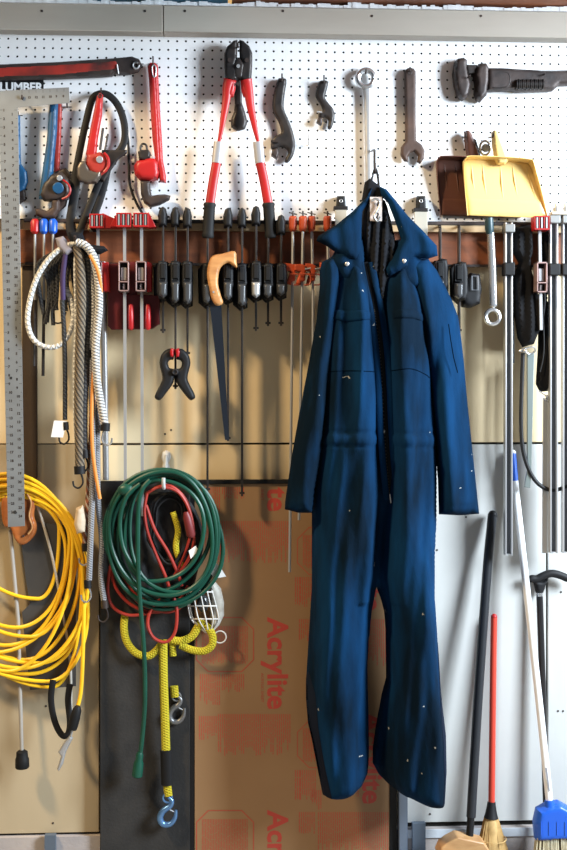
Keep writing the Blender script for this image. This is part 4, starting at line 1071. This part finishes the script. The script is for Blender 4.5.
# green coil, red coil, yellow tow rope, work light: all on the white hook
_P = P
def P(u, v, d=0.0): return _P(u, v, d*.6+.006 if d > .034 else d)
t = thing('wall_hook', 'white plastic wall hook above the green cord coil', 'hook', P(166, 470, .03))
mk('base', MB().pillow([(162.5,452),(166,450),(170,452),(171,458),(168.5,463),(170.5,469),(161.5,469),(163.5,463),(161.5,458)], .001, .008, 3, e=.004), white, t)
mk('prong', MB().tube(path([(166,455,.01),(166,466,.02),(165,482,.06),(164,488,.16),(163.5,484,.185),(163.5,478,.19)], 6), .0055, 10), mat('translucent grey plastic', (.55,.56,.55), .35), t)
t = thing('extension_cord', 'dark green extension cord coiled with one end hanging to a socket', 'extension cord', P(163, 775, .12))
gl = [(163,468,218,540,160,603,106,.15,0),(161,472,213,536,166,596,109,.165,2),(165,476,222,545,175,606,113,.14,-2),(160,470,209,533,158,590,106,.13,3),
      (164,479,216,548,170,600,118,.125,-3),(160,482,205,528,150,583,124,.16,2),(167,473,220,530,180,592,128,.15,5),(162,474,214,552,164,608,110,.115,0)]
for gi, (tu, tv, ru, rv, bu, bv, lu, d, k) in enumerate(gl):
    mk('cord_loop', MB().tube(ring_loop(tu, tv, ru, rv, bu, bv, lu, rv-6+k*2, d, .008, 14, gi*1.1, 1.6), .0062, 9, closed=True), cord_g, t)
mk('cord_tail', MB().tube(path([(150,480,.175),(142,490,.185),(138.5,510,.19),(138,560,.19),(140,600,.18),(144,650,.16),(145,700,.145),(142,740,.13),(139,762,.12)], 7), .0064, 9), cord_g, t)
mk('cord_bight', MB().tube(path([(140,484,.17),(127,496,.18),(120,520,.18),(124,550,.178),(140,575,.178)], 7), .006, 9), cord_g, t)
mk('socket_end', MB().lathe(P(140,752,.125), P(137,777,.118), [(0,.007),(.12,.011),(.3,.010),(.45,.014),(.95,.015),(1,.011)], 14), cord_g, t)
mk('inline_socket', MB().ball(P(126,490,.165), .022, 1.1, .6, .8), cord_g, t)
mk('paper_tag', MB().prism([(214,560),(220,565),(226,575),(214,577),(210,570)], .082, .0828), tagm, t, label='white paper tag')
t = thing('extension_cord', 'thin orange red cord looped inside and below the green coil', 'extension cord', P(150, 645, .1))
for pts in ([(147,493,.16),(160,487,.17),(178,492,.16),(190,512,.15),(194,540,.14),(188,560,.12),(176,575,.11)],
            [(152,489,.155),(170,486,.165),(186,500,.15),(192,525,.14),(186,550,.125),(175,575,.11),(168,580,.10)],
            [(147,493,.16),(144.5,510,.16),(147,530,.155),(155,552,.13),(165,575,.12),(170,590,.11)],
            [(146,505,.158),(155,530,.158),(168,552,.14),(178,574,.12),(182,586,.11)],
            [(113,556,.10),(109,575,.10),(108,595,.10),(114,608,.10),(128,615,.10),(145,614,.10),(156,610,.10),(165,604,.10)],
            [(110,560,.095),(122,578,.095),(136,600,.10),(150,608,.10),(168,612,.10),(182,606,.10),(188,596,.10)],
            [(113,552,.10),(116,572,.10),(128,592,.105),(146,600,.105),(164,598,.105)],
            [(116,560,.11),(126,584,.11),(142,597,.112),(160,605,.112),(178,600,.112),(188,586,.11)],
            [(110,566,.085),(116,588,.085),(130,604,.085),(150,612,.088),(172,610,.088)],
            [(118,566,.09),(132,588,.09),(148,600,.09),(165,606,.09),(180,600,.09)],
            [(174,598,.13),(177,612,.135),(175,632,.135),(166,642,.135),(154,638,.135),(148,626,.13),(150,612,.125),(160,598,.12)]):
    mk('cord_loop', MB().tube(path(pts, 8), .0046, 8), cord_r, t)
mk('plug', MB().lathe(P(186,512,.15), P(192,537,.14), [(0,.007),(.2,.012),(.9,.014),(1,.01)], 12), mat('dark red rubber', (.17,.02,.02), .5), t, label='dark red plug')
mk('white_label', MB().prism([(189,549),(196,544),(199,549),(191,557)], .101, .1015), tagm, t, label='white label flag')
t = thing('black_cable', 'thin black cable coiled inside the orange red cord', 'cable', P(170, 560, .1))
for k, (rx, ry, d) in enumerate(((24,34,.115),(21,36,.12),(18,33,.125))):
    mk('cable_loop', MB().tube([P(170+rx*math.cos(2*PI*i/32)*(.9+.1*math.sin(i)), 527+ry*math.sin(2*PI*i/32)+k*2, d) for i in range(32)], .004, 8, closed=True), blackr, t)
one('cloth_bundle', MB().pillow(smooth2([(132,500),(150,492),(180,494),(196,510),(204,540),(198,570),(188,596),(160,606),(128,596),(116,570),(118,530)], 3), .034, .018, 14, e=.006,
    fold=lambda u, v: .007*nz(u*.25, v*.2, 3)), mat('black nylon bag cloth', (.012,.012,.013), .7, bump=.4), 'black cloth bundle hanging behind the green and red cords', 'bag')

yrope = rope_mat('yellow webbing rope', (.56,.46,.01), (.40,.33,.01), 5, 130, .4, .8)
t = thing('tow_rope', 'yellow tow rope with black sleeve and steel hooks hanging below the coils', 'rope', P(165, 825, .1))
def yr(pts, w=8.5, nm='rope'): mk(nm, MB().tube(path(pts, 7), w*K/2, 12, flat=.55), yrope, t)
yr([(125,614,.075),(124,628,.078),(127,642,.08),(136,653,.085),(148,656,.09),(157,650,.095),(162,643,.10),(163,640,.10)], 7.5)
yr([(163,640,.105),(163.5,680,.10),(165,720,.095),(166,752,.09)], 8.5)
yr([(171,640,.085),(182,641,.09),(192,636,.095),(198,627,.10),(203,620,.10)], 8)
yr([(205,625,.105),(212,634,.105),(212,645,.105),(204,651,.10),(192,650,.095),(180,645,.09)], 7.5)
yr([(173,512,.118),(178,530,.12),(176,548,.118),(182,566,.11)], 6)
yr([(167,784,.088),(168.5,796,.088)], 8)
yr([(172,640,.075),(173,656,.075)], 7)
yr([(174,686,.065),(175,697,.065)], 8)
mk('black_sleeve', MB().tube(path([(166,750,.09),(167,785,.088)], 4), .0165, 12, flat=.6), blackr, t, label='black rubber sleeve')
def snap_hook(cx_, cy_, s, d, m, lab):
    h = path([(cx_+1*s,cy_-14*s,d),(cx_+5*s,cy_-10*s,d),(cx_+3*s,cy_-5*s,d),(cx_-4*s,cy_,d),(cx_-7*s,cy_+7*s,d),(cx_-4*s,cy_+13*s,d),(cx_+3*s,cy_+13*s,d),(cx_+8*s,cy_+7*s,d),(cx_+9*s,cy_-1*s,d)], 6)
    n = len(h); r = [.004*s+.0055*s*math.sin(PI*i/(n-1)) for i in range(n)]
    sh_ = mk('snap_hook', MB().tube(h, r, 10), m, t, label=lab)
    mk('hook_eye', torus(cx_+.5*s, cy_-13*s, d, 4.5*s, .003*s, 4.5*s), m, sh_)
    mk('safety_latch', MB().tube([P(cx_-1*s, cy_-3*s, d), P(cx_+7.5*s, cy_+1*s, d)], .0018, 6), steel, sh_)
snap_hook(167, 811, 1.0, .088, mat('blue tinted zinc', (.16,.33,.62), .3, .75), 'blue zinc plated hook')
snap_hook(176, 709, .95, .062, mat('dull grey zinc', (.22,.22,.22), .4, .7), 'dull grey hook')
# trouble light cage
t = thing('work_light', 'work light with white wire cage hanging at the lower right of the green coil', 'lamp', P(205, 640, .1))
wr = MB()
for k in range(7):
    a = PI*k/6 - PI/2*0
    ux = 15*math.cos(a); dd = .042*math.sin(a)
    wr.tube(path([(200+ux*.9,590,.09+dd),(203+ux,606,.09+dd),(206+ux*.95,620,.09+dd),(208+ux*.3,631,.09+dd*.4),(208,633,.09)], 5), .0022, 6)
for v, s in ((592,.92),(606,1.0),(619,.95)):
    cxx = 200+(v-590)*.2
    wr.tube([P(cxx+15*s*math.cos(PI*i/14), v, .09+.042*s*math.sin(PI*i/14)) for i in range(15)], .0022, 6)
mk('wire_cage', wr, mat('white coated wire', (.62,.60,.56), .4), t)
mk('hang_ring', torus(220, 637, .10, 6, .002), MATS['white coated wire'], t)
mk('reflector', MB().pillow([(209,583),(215,581),(221,588),(224,602),(224,615),(219,625),(213,630),(210,620)], .046, .022, 6, e=.004), mat('scuffed white reflector', (.50,.48,.42), .6, col2=(.30,.27,.22), nscale=30, bump=.4), t)
mk('bulb', MB().ball(P(203,603,.09), .022, .8, .8, 1.2), mat('dark glass bulb', (.05,.05,.05), .15), t)

P = _P
# ================================================================== bungee bundle on its hook
one('bundle_hook', MB().tube(path([(75,232,.03),(75,236,.07),(75,241,.12),(75,236,.14)], 5), .004, 8), darkiron, 'steel hook carrying the bundle of bungee cords', 'hook')
wb1 = rope_mat('white braided elastic', (.66,.65,.61), (.30,.29,.28), 2, 70, .80)
wb2 = rope_mat('white and black braided elastic', (.62,.61,.58), (.12,.11,.11), 3, 110, .62)
sn = rope_mat('brown patterned elastic', (.24,.19,.13), (.05,.04,.03), 7, 190, .1, twist=.3)
gb_ = rope_mat('grey braided elastic', (.34,.34,.36), (.13,.13,.13), 4, 150, .5)
bk = rope_mat('black braided elastic', (.02,.02,.022), (.05,.05,.05), 3, 90, .5)
def bungee(name_label, pts, w, m, hooks=(), grp='bungee cords in the bundle', extra=None, n=7):
    q = path(pts, n)
    t = thing('bungee_cord', name_label, 'bungee cord', min(q, key=lambda p: p.z).copy(), grp)
    mk('elastic', MB().tube(q, w*K/2, 10), m, t)
    for (u, v, d, s, hm) in hooks:
        eh = mk('end_hook', MB().tube(path([(u,v-6,d),(u+2.5*s,v,d),(u+2.5*s,v+6,d),(u-1.5*s,v+10,d),(u-6*s,v+8,d),(u-7*s,v+3,d)], 5), .0026, 8), hm, t, label='bent wire hook')
        mk('hook_ferrule', MB().tube([P(u-.5*s, v-12, d), P(u, v-4, d)], w*K/2+.002, 10), hm if hm is not chrome else black, eh)
    if extra: extra(t)
bungee('white braided bungee forming the open loop to the left of the bundle', [(76,243,.12),(62,248,.115),(48,260,.11),(36,280,.105),(29,305,.10),(28,325,.10),(34,340,.10),(46,347,.10),(60,345,.10),(70,332,.10),(73.5,315,.10),(71,300,.095),(66,288,.09)], 5.2, wb1)
bungee('thick white and black braided bungee on the right side of the bundle', [(76,242,.13),(86,246,.13),(94,258,.125),(98,280,.12),(99,305,.12),(97,330,.12),(95.5,350,.12),(97,380,.115),(101,405,.11),(105,426,.105)], 8, wb2, ((105,435,.105,-1,chrome),))
bungee('second white braided bungee lying just inside the thick one', [(80,244,.10),(88,262,.10),(93,300,.10),(92,330,.10),(88,352,.10),(88,358,.10)], 7, wb2, ((89,362,.10,1,chrome),))
bungee('brown snake patterned flat bungee in the middle of the bundle', [(77,246,.115),(80,262,.115),(81.5,300,.115),(80,350,.112),(79,400,.11),(79.5,440,.108),(80,468,.105)], 9.5, sn, ((80,478,.105,1,black),))
bungee('thin white cord at the left edge of the patterned bungee', [(76,246,.11),(75,270,.108),(76,320,.106),(74.5,370,.104),(75,420,.102),(78,470,.10)], 3.2, wb1)
bungee('black braided bungee to the right of the patterned one', [(80,246,.105),(87,262,.105),(88,310,.105),(86,360,.105),(84,410,.105),(84.5,450,.105)], 7, bk, ((85,462,.105,1,black),))
bungee('silver grey bungee reaching lowest with a bright hook', [(90,340,.10),(92,400,.10),(93,450,.10),(92,500,.10),(90.5,540,.095),(89,580,.09)], 6, gb_, ((88,592,.09,1,chrome),))
bungee('grey and black bungee behind the silver grey one', [(99,400,.08),(97,450,.08),(98,500,.08),(102,540,.08),(101,575,.078),(104,600,.075)], 6, gb_, ((105,612,.075,1,darkiron),))
bungee('thin orange cord curving between the grey bungees', [(90,255,.135),(99,275,.13),(101,310,.115),(95,360,.113),(92,400,.113),(92,440,.113),(95,470,.113),(100,499,.113)], 3.6, mat('orange cord', (.72,.27,.05), .5))
bungee('brown red cord behind the right side of the bundle', [(92,350,.085),(93,380,.085),(92,420,.085),(90,470,.085),(87,520,.08),(85,545,.08)], 6, rope_mat('brown red elastic', (.30,.10,.05), (.5,.42,.36), 3, 40, .5), ((86,555,.08,1,chrome),))
def tg(t):
    mk('purple_end', MB().tube(path([(66,252,.11),(63,275,.11),(63,300,.11)], 5), .0075, 10), mat('dark purple cord', (.035,.015,.075), .7), t, label='dark purple upper end')
    mk('card_tag', MB().prism([(54,420.5),(67,421),(63,437.5),(51,437)], .105, .106), tagm, t, label='white card tag')
bungee('black bungee with a white card tag and black hook, left of the bundle', [(62,300,.11),(64,330,.105),(65,370,.10),(65,420,.10)], 4.6, bk, ((66,434,.10,1,black),), extra=tg)
t = thing('cord_bundle', 'dark tangle of cord ends and wire hooks below the bundle hook', 'cord', P(60, 320, .1))
for i in range(13):
    u = 42+i*3.6; mk('cord_end', MB().tube(path([(74,244,.08),(u+R_.uniform(-3,3),262,.085),(u+R_.uniform(-4,4),285,.085),(u+R_.uniform(-5,5),305+R_.uniform(0,22),.08)], 6), .006, 8), bk, t)
mk('wire_hook', MB().tube(path([(58,300,.1),(52,312,.1),(54,322,.1),(62,322,.1),(66,312,.1)], 6), .0024, 8), black, t)
mk('knotted_rag', MB().pillow([(55,238),(63,236),(70,244),(74,250),(66,256),(58,248)], .11, .012, 4, e=.004), mat('grey lilac rag', (.28,.25,.27), .9), t, label='grey lilac rag')
mk('knot', MB().pillow([(68,232),(82,232),(86,244),(104,246),(108,250),(100,254),(86,254),(72,252)], .10, .02, 5, e=.006), lining, t, label='black knotted strap')
one('foam_grip', MB().pillow([(76,508),(83,505),(86,520),(85,532),(77,534),(74,524)], .088, .02, 4, e=.008), mat('cream foam', (.62,.50,.36), .8, col2=(.5,.38,.25), nscale=30, bump=.5), 'cream foam grip hanging low in the bungee bundle', 'grip')
one('steel_conduit', MB().tube([P(103, 262, .04), P(106, 480, .04)], .009, 12), steel, 'steel tube standing behind the right side of the bungee bundle', 'tube')

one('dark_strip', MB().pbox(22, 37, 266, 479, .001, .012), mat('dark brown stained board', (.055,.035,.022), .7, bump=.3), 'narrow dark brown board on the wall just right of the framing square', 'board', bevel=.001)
# ================================================================== brooms and sticks at lower right
FZ = 0
def pole(pts, r, m, nm, par, n=8, seg=14, **k): mk(nm, MB().tube(path(pts, n), r, seg), m, par, **k)
def bristles(par, top, bot, m, n=260, r=.0011, nm='bristles', seed=1, wob_=.01):
    """top/bot: functions (s,t)->world"""
    rr = random.Random(seed); mb = MB()
    for i in range(n):
        s, t_ = rr.random(), rr.random()
        a = top(s, t_); b = bot(s, t_); j = Vector((rr.gauss(0, wob_*.3), rr.gauss(0, wob_*.2), abs(rr.gauss(0, wob_))))
        mb.tube([a, (a+b)/2+j*.4, b+j], [r, r, r*.7], 3, caps=False)
    mk(nm, mb, m, par)
straw = mat('golden straw', (.62,.40,.15), .7, col2=(.42,.25,.08), nscale=40)
cb = thing('corn_broom', 'straw corn broom with a thin red handle leaning on the wall', 'broom', P(492, 862, .1))
pole([(494,617,.03),(493,680,.045),(491.5,806,.075)], .0095, mat('orange red paint', (.60,.055,.03), .4), 'handle', cb, label='red painted handle')
mk('handle_cap', MB().ball(P(494,617,.03), .0098), red, cb)
mk('ferrule', MB().lathe(P(491,818,.08), P(491.5,802,.076), [(0,.021),(.3,.017),(.75,.013),(1,.0115)], 16), black, cb, label='black ferrule')
ct = P(491, 816, .08); cbm = P(492.5, 862, .1); cbm.z = .004
mk('straw_core', MB().lathe(Vector((cbm.x, cbm.y, .03)), ct, [(0,.026),(.4,.026),(.7,.022),(.88,.018),(1,.012)], 20), straw, cb)
bristles(cb, lambda s, t: ct+Vector((.019*math.cos(s*2*PI), .014*math.sin(s*2*PI), -.002)),
         lambda s, t: cbm+Vector((.058*math.cos(s*2*PI)*(.7+.3*t), .035*math.sin(s*2*PI), 0)), straw, 800, .0013, 'straw', 3)
mk('stitching', MB().tube([Vector((cbm.x+.039*math.cos(a), cbm.y+.039*math.sin(a), .095)) for a in [2*PI*i/24 for i in range(24)]], .0012, 6, closed=True), straw, cb)
# push brush with black pole
pb = thing('push_broom', 'wooden block push brush on a black pole', 'broom', P(462, 862, .12))
pole([(492.5,514,.03),(491,530,.034),(488,560,.045),(485,600,.055),(478,700,.085),(471,817,.115)], .0135, mat('black painted tube', (.018,.02,.024), .4), 'pole', pb, label='black painted pole')
mk('pole_cap', MB().ball(P(492.8, 515, .03), .0138), black, pb)
pole([(471,815,.115),(469.5,838,.12)], .0105, black, 'pole_tip', pb)
mk('block', MB().prism([(440,843),(447,838),(456,833.5),(482,839),(487,846),(486,852),(436,852)], .10, .16), mat('varnished beech block', (.58,.33,.14), .45, col2=(.45,.23,.09), nscale=20, stretch=(1,1,4)), pb, bevel=.004)
q0 = P(440, 852, .13); q1 = P(484, 852, .13)
bristles(pb, lambda s, t: Vector((q0.x+(q1.x-q0.x)*s, -.105-.05*t, q0.z+.004)), lambda s, t: Vector((q0.x+(q1.x-q0.x)*(s*1.04-.02), -.10-.06*t, .002)), mat('dark bristle', (.05,.035,.025), .7), 300, .0011, 'bristles', 5, .002)
# white pole with blue broom head
ab = thing('angle_broom', 'blue headed broom with a long white pole', 'broom', P(552, 862, .12))
pole([(514.5,480,.032),(520,530,.052),(530,620,.083),(541,720,.115),(549.5,802,.14)], .0105, white, 'pole', ab)
pole([(512.5,453,.022),(514.6,481,.033)], .0102, bluep, 'pole_sleeve', ab, label='blue upper sleeve')
mk('pole_tip', MB().ball(P(512.5,453,.022), .0104), white, ab)
mk('printed_strip', MB().prism([(545,768),(547,768),(550.5,795),(549,795)], .146, .1468), mat('grey print', (.25,.25,.27), .6), ab)
mk('socket', MB().lathe(P(550.5, 812, .145), P(549.3, 800, .141), [(0,.018),(.5,.016),(1,.0135)], 14), bluep, ab)
mk('head', MB().pillow([(536,808),(545,803),(558,800.5),(568,806),(585,810),(588,820),(586,838),(560,836),(534.5,838),(533,822)], .12, .018, 5, e=.028), bluep, ab)
hb_ = MB()
for i in range(5): hb_.tube([P(541+i*8, 822, .1665), P(541+i*8, 835, .1665)], .0016, 6)
mk('head_rib', hb_, bluep, ab)
q0 = P(536, 836, .14); q1 = P(584, 836, .14)
bristles(ab, lambda s, t: Vector((q0.x+(q1.x-q0.x)*s, -.128-.03*t, q0.z)), lambda s, t: Vector((q0.x-.01+(q1.x-q0.x+.03)*s, -.12-.05*t, .002)), mat('cream bristle', (.62,.56,.40), .6, col2=(.45,.38,.22), nscale=50), 480, .0012, 'bristles', 7, .004)
# cane
cn = thing('walking_cane', 'black walking cane with a curved handle and chrome collar', 'cane', P(545, 862, .05))
mk('handle', MB().tube(path([(529.5,582,.03),(531.5,579,.03),(537,579,.03),(544,575.5,.03),(552,573.5,.03),(562,576,.03),(574,582,.03)], 6), [.004,.006,.0085,.010]+[.0115]*29+[.010,.008,.006,.003], 14, flat=.9), black, cn)
mk('neck', MB().pillow([(533,580),(541,581),(549,576),(545,586),(542.5,594),(536.5,594)], .016, .012, 3, e=.010), black, cn)
mk('collar', MB().tube([P(539.5, 592.5, .03), P(539.6, 596, .03)], .0108, 16), chrome, cn, label='chrome collar')
e_ = P(548, 862, .06); e_.z = .012
mk('shaft', MB().tube([P(539.6, 596, .03), P(543, 700, .042), e_], .0098, 14), mat('black varnished shaft', (.015,.014,.015), .3), cn)
mk('rubber_foot', MB().lathe(Vector((e_.x, e_.y, .001)), Vector((e_.x, e_.y, .04)), [(0,.016),(.4,.014),(1,.0115)], 14), blackr, cn)
AMB = .09; EXPO = 0.05
LIGHTS = [
 ('garage door daylight', (3.1, -1.85, 2.5), (0.2, 0, 1.4), .9, 1.5, 370, (.78, .89, 1)),
 ('ceiling lamp', (-2.4, -1.9, 4.0), (0, 0, 1.2), .35, .35, 165, (1, .75, .44)),
]
# ================================================================== light and camera
for o in list(bpy.data.objects):
    if '_o' in o: del o['_o']
w = bpy.data.worlds.new('World'); SC.world = w; w.use_nodes = True
bg = w.node_tree.nodes['Background']; bg.inputs['Color'].default_value = (.75, .85, 1, 1); bg.inputs['Strength'].default_value = AMB
def area(name, loc, tgt, sx, sy, e, col):
    l = bpy.data.lights.new(name, 'AREA'); l.shape = 'RECTANGLE'; l.size = sx; l.size_y = sy; l.energy = e; l.color = col
    o = bpy.data.objects.new(name, l); COL.objects.link(o); o.location = loc
    o.rotation_euler = (Vector(tgt)-Vector(loc)).to_track_quat('-Z', 'Y').to_euler()
    return o
for L in LIGHTS: area(*L)
cam = bpy.data.cameras.new('Camera'); co = bpy.data.objects.new('Camera', cam); COL.objects.link(co)
co.location = (0, -D, H); co.rotation_euler = (PI/2, 0, -YAW)
cam.sensor_fit = 'VERTICAL'; cam.sensor_height = 36; cam.lens = 36*F/850; cam.shift_y = (V0-425)/850
cam.clip_start = .05
SC.camera = co
vs_ = SC.view_settings; vs_.view_transform = 'Standard'; vs_.look = 'None'; vs_.gamma = 1; vs_.exposure = EXPO; vs_.use_curve_mapping = False
